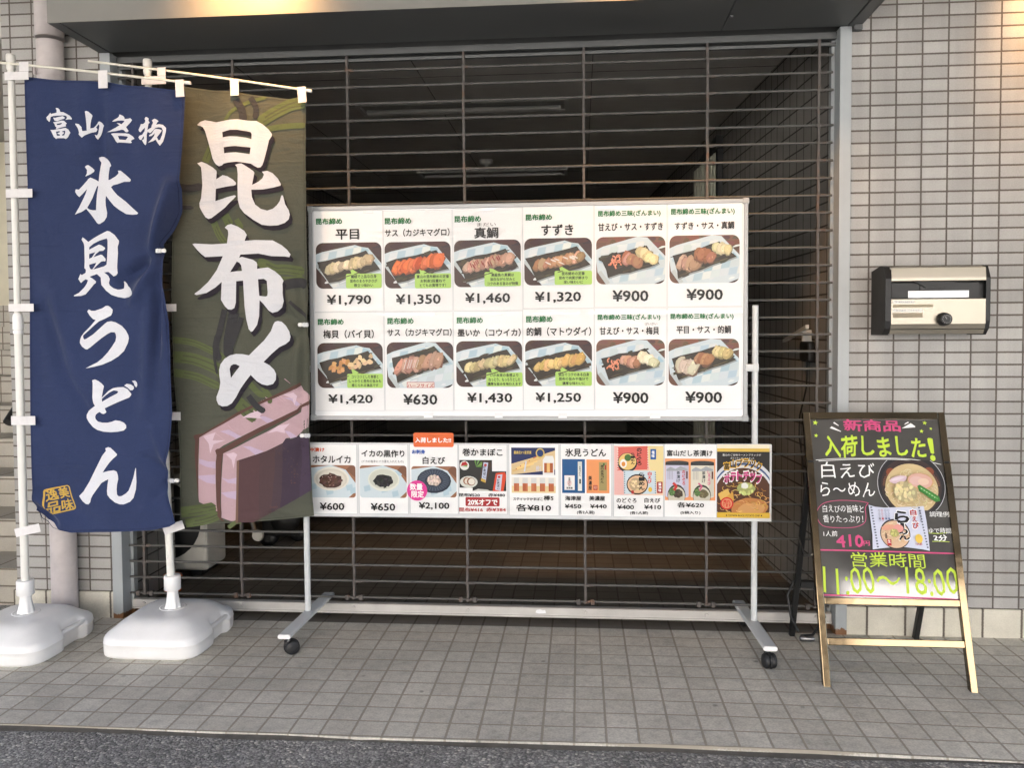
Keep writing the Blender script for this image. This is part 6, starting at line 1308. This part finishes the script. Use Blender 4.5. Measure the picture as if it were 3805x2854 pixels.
def tabs(parent, boxes, Y, loops):
    for x0, z0, x1, z1 in boxes:
        mb = MB(); o3 = parent.location
        mb.box(Vector((x0, Y - 0.0045, z0)) - o3, Vector((x1, Y - 0.0030, z1)) - o3, 0.0004, 1)
        mb.build('tab', M['tab'], parent)
tabs(b1, [(-2.262, 2.271, -2.162, 2.303), (-2.200, 2.304, -2.161, 2.340), (-1.875, 2.228, -1.837, 2.297), (-2.271, 1.809, -2.16, 1.843), (-2.274, 1.357, -2.168, 1.388), (-2.277, 0.902, -2.175, 0.938)], -0.351, None)
for (x0, z0), (x1, z1), w in (((-1.547, 2.252), (-1.545, 2.186), 0.034), ((-2.275, 0.463), (-2.170, 0.487), 0.034)):
    d = Vector((x1 - x0, 0, z1 - z0)); nrm = Vector((-d.z, 0, d.x)).normalized() * w / 2
    A_ = Vector((x0, -0.3535, z0)); B_ = Vector((x1, -0.3535, z1)); mb = MB(); o3 = b1.location
    q = [A_ - nrm, B_ - nrm, B_ + nrm, A_ + nrm]
    mb.add([p - o3 for p in q] + [p - o3 + Vector((0, 0.0012, 0)) for p in q], [(0, 1, 2, 3), (7, 6, 5, 4), (0, 4, 5, 1), (1, 5, 6, 2), (2, 6, 7, 3), (3, 7, 4, 0)]); mb.build('tab', M['tab'], b1)
tabs(b2, [(-1.754, 2.268, -1.652, 2.300), (-1.687, 2.301, -1.652, 2.334), (-1.386, 2.213, -1.351, 2.279), (-1.70, 1.355, -1.629, 1.385), (-1.70, 0.911, -1.621, 0.945)], -0.249, None)
for (x0, z0), (x1, z1), w in (((-1.0955, 2.240), (-1.092, 2.178), 0.034), ((-1.705, 0.455), (-1.62, 0.483), 0.036)):
    d = Vector((x1 - x0, 0, z1 - z0)); nrm = Vector((-d.z, 0, d.x)).normalized() * w / 2
    A_ = Vector((x0, -0.2520, z0)); B_ = Vector((x1, -0.2520, z1)); mb = MB(); o3 = b2.location
    q = [A_ - nrm, B_ - nrm, B_ + nrm, A_ + nrm]
    mb.add([p - o3 for p in q] + [p - o3 + Vector((0, 0.0012, 0)) for p in q], [(0, 1, 2, 3), (7, 6, 5, 4), (0, 4, 5, 1), (1, 5, 6, 2), (2, 6, 7, 3), (3, 7, 4, 0)]); mb.build('tab', M['tab'], b2)

# clips that gather the cloth
def clip_(x, y, z, flip, label):
    o = thing('cloth_clip', label, 'clip', (x, y, z), group='clear clips gathering the banner edges')
    mb = MB(); mb.box((-0.014, -0.005, -0.008), (0.012, 0.001, 0.008), 0.0015, 1); mb.box((-0.006, -0.0075, -0.009), (-0.002, 0.002, 0.009)); mb.box((0.004, -0.0075, -0.009), (0.007, 0.002, 0.009)); mb.build('clip_body', M['clear'], o)
    mb = MB(); mb.lathe([(0.003, -0.01), (0.0075, -0.007), (0.0085, 0.0), (0.0075, 0.005), (0.003, 0.008)], (0.021 * flip, -0.003, 0), 14, axis='X'); mb.build('clip_knob', M['white_plastic'], o)
    return o
clip_(-1.642, -0.354, 1.590, 1, 'clear clip with white knob, upper of two on the blue banner')
clip_(-1.612, -0.350, 0.682, 1, 'clear clip with white knob, lower of two on the blue banner')
clip_(-1.093, -0.252, 1.297, -1, 'clear clip with white knob, upper of two on the green banner')
clip_(-1.093, -0.252, 0.851, -1, 'clear clip by the brown fish block, lower of two on the green banner')

# ------------------------------------------------------------------ banner stands with water bases
def stand(x, y, rod, lean, label):
    t = thing('banner_stand', label, 'banner stand', (x, y, 0), group='white banner stands with water bases')
    n = 96
    HX, HY = 0.20, 0.215
    rings = [(0.0, 0.955), (0.003, 0.975), (0.008, 0.99), (0.016, 0.998), (0.03, 1.0), (0.052, 1.0), (0.0535, 1.006), (0.0555, 1.006), (0.057, 1.0), (0.070, 0.995), (0.077, 0.98), (0.084, 0.95), (0.094, 0.895), (0.106, 0.825), (0.117, 0.755), (0.125, 0.69), (0.1305, 0.62), (0.1335, 0.54), (0.1345, 0.40), (0.1335, 0.25)]
    vs = []
    for z, s_ in rings:
        for k_ in range(n):
            a = 2 * pi * k_ / n
            e = 6.0 if s_ > 0.9 else 4.6
            rr_ = (abs(cos(a)) ** e + abs(sin(a)) ** e) ** (-1 / e)
            px, py = rr_ * cos(a) * HX * s_, rr_ * sin(a) * HY * s_
            # grip recess in both side walls
            if abs(py - 0.03) < 0.075 and abs(px) > HX * 0.72 and z < 0.1:
                g = min(1, max(0, (0.075 - abs(py - 0.03)) / 0.02)); g = g * g * (3 - 2 * g)
                h_ = min(1, max(0, (0.1 - z) / 0.02))
                px -= (1 if px > 0 else -1) * 0.019 * g * h_
            vs.append((px, py - 0.018, z))
    mb = MB(); m_ = len(rings)
    mb.add(vs, [(i * n + k_, i * n + (k_ + 1) % n, (i + 1) * n + (k_ + 1) % n, (i + 1) * n + k_) for i in range(m_ - 1) for k_ in range(n)], True)
    mb.add(vs[-n:], [tuple(range(n))], True); mb.add(vs[:n], [tuple(reversed(range(n)))])
    wbase = mb.build('water_base', M['white_plastic'], t)
    for sx in (-1, 1): hb = MB(); hb.tube([(sx * 0.188, -0.068, 0.070), (sx * 0.190, 0.012, 0.072), (sx * 0.188, 0.09, 0.070)], 0.0095, 12); hb.build('grip', M['white_plastic'], wbase)
    fc = MB(); fc.lathe([(0.024, 0.121), (0.026, 0.1235), (0.022, 0.1245), (0.019, 0.1225), (0.004, 0.1225)], (-0.082, -0.075, -0.010), 28); fc.box((-0.084, -0.08, 0.112), (-0.08, -0.062, 0.1162)); fc.build('filler_cap', M['white_plastic'], wbase)
    rg = MB(); rg.lathe([(0.052, 0.131), (0.053, 0.134), (0.047, 0.135), (0.044, 0.1325)], (0, 0, 0), 36); rg.build('seat_ring', M['white_plastic'], wbase)
    nk = MB(); nk.lathe([(0.031, 0.131), (0.030, 0.140), (0.025, 0.165), (0.022, 0.19), (0.021, 0.215)], (0, 0, 0), 48, wob=lambda a, z: 1 + 0.10 * max(0, (0.19 - z) / 0.06) * cos(8 * a)); nk.build('socket', M['white_plastic'], t)
    co = MB(); co.lathe([(0.030, 0.206), (0.033, 0.209), (0.0325, 0.262), (0.029, 0.268), (0.018, 0.266)], (0, 0, 0), 48, wob=lambda a, z: 1 + 0.012 * cos(24 * a)); co.build('collar', M['white_plastic'], t)
    L_ = lambda z: lean * z
    pl = MB(); pl.tube([(L_(0.2), 0, 0.2), (L_(1.30), 0, 1.30)], 0.0155, 18); pl.tube([(L_(1.30), 0, 1.30), (L_(2.36), 0, 2.36)], 0.0130, 18); po = pl.build('pole', M['pole_plastic'], t)
    jn = MB(); jn.lathe([(0.0195, 1.285), (0.020, 1.29), (0.0195, 1.335), (0.0175, 1.345), (0.014, 1.35)], (L_(1.31), 0, 0), 32, wob=lambda a, z: 1 + 0.02 * cos(14 * a)); jn.lathe([(0.0185, 1.268), (0.019, 1.275), (0.0185, 1.282)], (L_(1.31), 0, 0), 24); jn.build('telescopic_joint', M['white_plastic'], po)
    (rx0, rz0), (rx1, rz1) = rod
    zr = rz0 + (rz1 - rz0) * ((x + L_(2.33)) - rx0) / (rx1 - rx0)
    cp = MB(); cp.lathe([(0.0155, zr - 0.020), (0.0165, zr - 0.016), (0.0165, zr + 0.004), (0.014, zr + 0.006), (0.014, zr + 0.010), (0.0175, zr + 0.013), (0.0175, zr + 0.036), (0.0155, zr + 0.041), (0.004, zr + 0.042)], (L_(2.33), 0, 0), 28); cp.build('top_cap', M['pole_plastic'], po)
    rd = MB(); mid = 0.004
    pts = [(rx0 + (rx1 - rx0) * i / 8 - x, -0.012, rz0 + (rz1 - rz0) * i / 8 + mid * sin(pi * i / 8)) for i in range(9)]
    rd.tube(pts, 0.0048, 10); ro_ = rd.build('crossbar', M['rod_plastic'], t)
    ec = MB(); ec.tube([(rx1 - x - 0.028, -0.012, rz1 + 0.004), (rx1 - x + 0.002, -0.012, rz1)], 0.0066, 12); ec.build('rod_end_cap', M['white_plastic'], ro_)
    return t
stand(-2.252, -0.334, ((-2.36, 2.352), (-1.507, 2.239)), 0.0016, 'white banner stand carrying the blue banner, its water base cut by the left edge')
stand(-1.682, -0.232, ((-1.981, 2.372), (-1.058, 2.224)), -0.024, 'white banner stand carrying the green banner, its whole water base in view')

# ------------------------------------------------------------------ A-board
tilt = atan2(0.2997, 0.954)
ab = thing('a_board', 'black leaning pavement sign with bright hand lettering and a ramen picture', 'pavement sign', (1.1155, -0.535, -0.008))
# local frame: x right, y up along the board, z towards the street
def abuild(mb, name, mat, parent=ab, rot=True):
    o = mb.build(name, mat, parent)
    if rot and parent is ab: o.rotation_euler = (pi / 2 - tilt, 0, 0)
    return o
ux0, vy0, ux1, vy1 = [v / 1000 for v in AINNER]
TOPV = 1.0
for sx in (-1, 1):
    mb = MB(); mb.box((sx * 0.249 - 0.0125, 0.0, -0.022), (sx * 0.249 + 0.0125, TOPV, 0.006), 0.0025, 2); abuild(mb, 'side_rail', M['black_alu'])
    mb = MB(); mb.box((sx * 0.249 - 0.0135, -0.004, -0.023), (sx * 0.249 + 0.0135, 0.012, 0.0045), 0.002, 1); abuild(mb, 'foot_cap', M['black_plastic'])
mb = MB(); mb.box((-0.236, TOPV - 0.027, -0.022), (0.236, TOPV, 0.0055), 0.0025, 2); abuild(mb, 'top_rail', M['black_alu'])
va, vb = ARAIL[1] / 1000, ARAIL[0] / 1000
mb = MB(); mb.box((-0.236, va - 0.004, -0.020), (0.236, vb, 0.0055), 0.0025, 2); abuild(mb, 'middle_rail', M['black_alu'])
mb = MB(); mb.box((-0.236, 0.150, -0.020), (0.236, 0.176, 0.004), 0.0025, 2); abuild(mb, 'lower_rail', M['black_alu'])
mb = MB(); mb.box((-0.2365, vb + 0.0005, -0.010), (0.2365, TOPV - 0.0275, -0.003)); pan = abuild(mb, 'black_panel', M['acrylic'])
PZ = -0.003
def onpan(mb, name, mat=None):
    return mb.build(name, mat or M['paint'], pan, fixn=False)
mbs = MB()
for s_, x0, y0, x1, y1, c, bold in ATEXT:
    vs, fs = text2d(s_, bold)
    H_ = y1 - y0; ph_ = x0 * 0.7 + y0
    def wob_(X, Y): return (X + 0.035 * H_ * sin(Y / H_ * 5.1 + ph_) * cos(X / H_ * 2.3 + ph_), Y + 0.045 * H_ * sin(X / H_ * 3.7 + ph_ * 1.7) + 0.02 * H_ * sin(Y / H_ * 7 + X / H_))
    q = [wob_(x0 + x * (x1 - x0), y0 + y * (y1 - y0)) for x, y, l in vs]
    mbs.add([(X / 1000, Y / 1000, PZ + 0.0006 + v[2]) for (X, Y), v in zip(q, vs)], fs, False, ink(c))
onpan(mbs, 'hand_lettering')
mbl = MB(); zz = PZ + 0.0003
for c, w, pts in ALINE:
    sp_ = smooth_line(pts, 5)
    q = strand(sp_, w)[0]; n = len(sp_); zz += 0.00004
    mbl.add([(x / 1000, y / 1000, zz) for x, y in q], [(i, i + 1, 2 * n - 2 - i, 2 * n - 1 - i) for i in range(n - 1)], False, ink(c))
for q in ASPIKE: mbl.add([(x / 1000, y / 1000, zz) for x, y in q], [tuple(range(len(q)))], False, ink('w'))
for c, r_, x, y in ASTAR:
    q = [(x / 1000 + r_ / 1000 * (1 if i % 2 == 0 else 0.42) * sin(pi * i / 5 + 0.2), y / 1000 + r_ / 1000 * (1 if i % 2 == 0 else 0.42) * cos(pi * i / 5 + 0.2), zz) for i in range(10)]
    mbl.add(q, [tuple(range(10))], False, ink(c))
onpan(mbl, 'drawn_lines')
# ramen bowl cut-out
bx0, by0, brx, bry = [v / 1000 for v in ABOWL]
P = Print((bx0 - brx, by0 - bry, bx0 + brx, by0 + bry), PZ + 0.0010)
r_ = random.Random(77)
P.ell(0.5, 0.5, 0.495, 0.66, (206, 206, 210), 0, 48); P.ell(0.5, 0.5, 0.487, 0.65, (34, 32, 36), 0, 48); P.ell(0.5, 0.48, 0.44, 0.565, (58, 44, 42), 0, 48)
for i in range(26):
    a = pi * (0.02 + i / 25 * 0.96); u = 0.5 + 0.405 * cos(a); v = 0.48 + 0.405 * sin(a) * 0.98
    P.rect(u - 0.013, v - 0.022, u + 0.013, v + 0.022, (130, 86, 64)); P.rect(u - 0.006, v - 0.011, u + 0.007, v + 0.011, (58, 44, 42))
for u, v in ((0.22, 0.75), (0.78, 0.77)): P.ell(u, v, 0.07, 0.09, (136, 72, 46))
P.ell(0.5, 0.43, 0.385, 0.50, (214, 190, 142), 0, 40)
for i in range(150):
    a = r_.uniform(0, 6.28); q = sqrt(r_.random()); u = 0.5 + 0.36 * q * cos(a); v = 0.43 + 0.36 * q * sin(a); a0 = r_.uniform(0, 6.28)
    P.line([(u + 0.05 * cos(a0 + t * 0.7), v + 0.06 * sin(a0 + t * 0.7)) for t in range(4)], 0.009, vary((232, 214, 170), r_, 22))
P.ell(0.30, 0.60, 0.13, 0.075, (224, 196, 204), 0.25, 16, 0.08, r_); P.ell(0.29, 0.615, 0.10, 0.03, (236, 218, 224), 0.25, 12)
P.ell(0.62, 0.57, 0.19, 0.17, (214, 170, 118), -0.1, 24, 0.04, r_); P.ell(0.615, 0.575, 0.175, 0.15, (222, 176, 160), -0.1, 24, 0.04, r_); P.ell(0.56, 0.58, 0.10, 0.09, (226, 186, 176), 0, 16); P.ell(0.66, 0.56, 0.08, 0.07, (232, 200, 176), 0, 16)
blob(P, 0.38, 0.36, 0.17, 0.20, (228, 212, 160), r_, 30)
P.poly([(0.56, 0.47), (0.60, 0.50), (0.86, 0.27), (0.87, 0.18), (0.80, 0.16), (0.58, 0.38)], (58, 128, 52)); P.line([(0.60, 0.44), (0.84, 0.22)], 0.02, (96, 164, 84))
for i in range(6): P.ell(0.62 + i * 0.035, 0.42 - i * 0.034, 0.008, 0.01, (196, 222, 180))
P.build('ramen_picture', pan)
# noodle packet cut-out
pk_ = [(x / 1000, y / 1000) for x, y in APACK]
px0, px1 = min(p[0] for p in pk_), max(p[0] for p in pk_); py0, py1 = min(p[1] for p in pk_), max(p[1] for p in pk_)
P = Print((px0, py0, px1, py1), PZ + 0.0078)
P.poly(pk_, (214, 218, 236), raw=True)
for i in range(15):
    v = 0.06 + i * 0.062; P.rect(0.02 + 0.05 * (1 - v) * 1.2, v, 0.055 + 0.06 * (1 - v), v + 0.03, (84, 88, 104)); P.rect(0.955 - 0.09 * v, v, 0.985 - 0.09 * v, v + 0.03, (84, 88, 104))
P.ell(0.42, 0.36, 0.265, 0.33, (48, 38, 40), 0, 36); P.ell(0.42, 0.35, 0.25, 0.30, (226, 190, 156), 0, 36)
for i in range(60):
    a = r_.uniform(0, 6.28); q = sqrt(r_.random()); u = 0.42 + 0.23 * q * cos(a); v = 0.35 + 0.24 * q * sin(a); P.line([(u, v), (u + r_.uniform(-.05, .05), v + r_.uniform(-.03, .03)), (u + r_.uniform(-.06, .06), v + .04)], 0.012, vary((234, 206, 164), r_, 24))
P.ell(0.30, 0.50, 0.12, 0.06, (232, 168, 140), 0.2); P.ell(0.48, 0.48, 0.09, 0.09, (232, 160, 150)); blob(P, 0.40, 0.38, 0.08, 0.09, (222, 216, 130), r_, 12)
P.rect(0.26, 0.10, 0.33, 0.24, (196, 60, 58)); P.text('生', 0.27, 0.16, 0.32, 0.23, 'w', 1); P.ell(0.82, 0.26, 0.065, 0.10, (240, 202, 84))
for u, c in ((0.15, (120, 120, 130)), (0.20, (190, 70, 70)), (0.26, (96, 110, 150)), (0.31, (96, 110, 150))): P.text('白えびスープ', u, 0.62, u + 0.035, 0.90, c, 0, True)
P.text('富山湾産', 0.86, 0.62, 0.90, 0.88, (80, 84, 96), 0, True)
P.build('packet_picture', pan)
mbs = MB()
for halo in (1, 0):
    for s_, x0, y0, x1, y1, c, bold in APTX:
        if halo and c not in 'kr': continue
        if halo and len(s_) > 1: continue
        vs, fs = text2d(s_, bold); e = 3.0 if halo else 0
        mbs.add([((x0 - e + x * (x1 - x0 + 2 * e)) / 1000, (y0 - e + y * (y1 - y0 + 2 * e)) / 1000, PZ + (0.0112 if halo else 0.0116) + l) for x, y, l in vs], fs, False, ink('w' if halo else c))
onpan(mbs, 'packet_lettering')
# rear leg frame, chain and cable lock
rl = MB()
hz = 0.62; hy = 0.31
top_y, top_z = 0.215, 0.78
for sx in (-1, 1):
    x = sx * 0.247
    a = Vector((x, top_y + 0.03, top_z)); b = Vector((x, 0.508, 0.0))
    d = (b - a).normalized(); rot = d.to_track_quat('Z', 'X').to_matrix().to_4x4(); rot.translation = a
    rl.box((-0.0125, -0.010, 0), (0.0125, 0.010, (b - a).length), 0.002, 1, M=rot)
def back_at(z): return top_y + 0.03 + (0.508 - top_y - 0.03) * (top_z - z) / top_z
rl.box((-0.2345, back_at(0.255) - 0.010, 0.235), (0.2345, back_at(0.255) + 0.010, 0.262), 0.002, 1)
rear = rl.build('rear_frame', M['black_plastic'], ab)
ch = MB(); ch.tube([(-0.262, 0.16, 0.44), (-0.262, 0.26, 0.41), (-0.262, back_at(0.46), 0.46)], 0.0025, 6); ch.build('stay_chain', M['chrome'], ab)
lk = MB(); lk.tube([(-0.225, 0.44, 0.03), (-0.19, 0.40, 0.05), (-0.15, 0.38, 0.13), (-0.16, 0.42, 0.21), (-0.20, 0.46, 0.25), (-0.25, 0.47, 0.245), (-0.275, 0.46, 0.19), (-0.262, 0.455, 0.10), (-0.235, 0.45, 0.045)], 0.0055, 8)
lko = lk.build('cable_lock', M['black_plastic'], ab)
lk = MB(); lk.lathe([(0.006, -0.03), (0.011, -0.028), (0.011, 0.02), (0.007, 0.028)], (-0.205, 0.425, 0.025), 14, axis='X'); lk.build('lock_body', M['chrome'], lko)

# ------------------------------------------------------------------ across the street: what the glossy sign and steel mirror, and what lights the shade
dk = thing('added_walkway', 'grey elevated walkway on columns across the street, unseen, added for reflections and to block sky', 'walkway', (0, -9.5, 0))
mb = MB(); mb.box((-30, -3.8, 4.95), (30, 4.2, 5.3)); mb.build('deck', M['deck'], dk)  # deck added out of view, darkens reflections and blocks part of the sky
mb = MB()
for i in range(16): mb.box((-22 + i * 2.9, -3.7, 4.62), (-21.6 + i * 2.9, 4.1, 4.948))
mb.box((-30, 3.8, 4.56), (30, 4.18, 4.949)); mb.box((-30, -0.2, 4.6), (30, 0.2, 4.947)); mb.box((-30, -3.78, 4.6), (30, -3.5, 4.946))
mb.build('beams', M['under'], dk)
mb = MB()
for x in (-14, -5.5, 3.4, 12): mb.box((x - 0.25, -0.3, -0.02), (x + 0.25, 0.3, 4.59))
mb.build('columns', M['concrete'], dk)
bd = thing('facing_building', 'cream office building facing the shop across the street', 'building', (0, -24, 0))
mb = MB(); mb.box((-26, -6, -0.02), (18, 0, 9)); mb.build('wall', M['cream'], bd)
win = MB(); win.box((0, 0, 0), (2.4, 0.06, 1.5)); w0 = win.build('window', M['glass'], bd); w0.location = (-24, 0.0, 1.0)
for i in range(6):
    for j in range(2):
        if i + j == 0: continue
        c = w0.copy(); COL.objects.link(c); c.parent = bd; c.location = (-24 + i * 7.3, 0.0, 1.0 + j * 3.2)
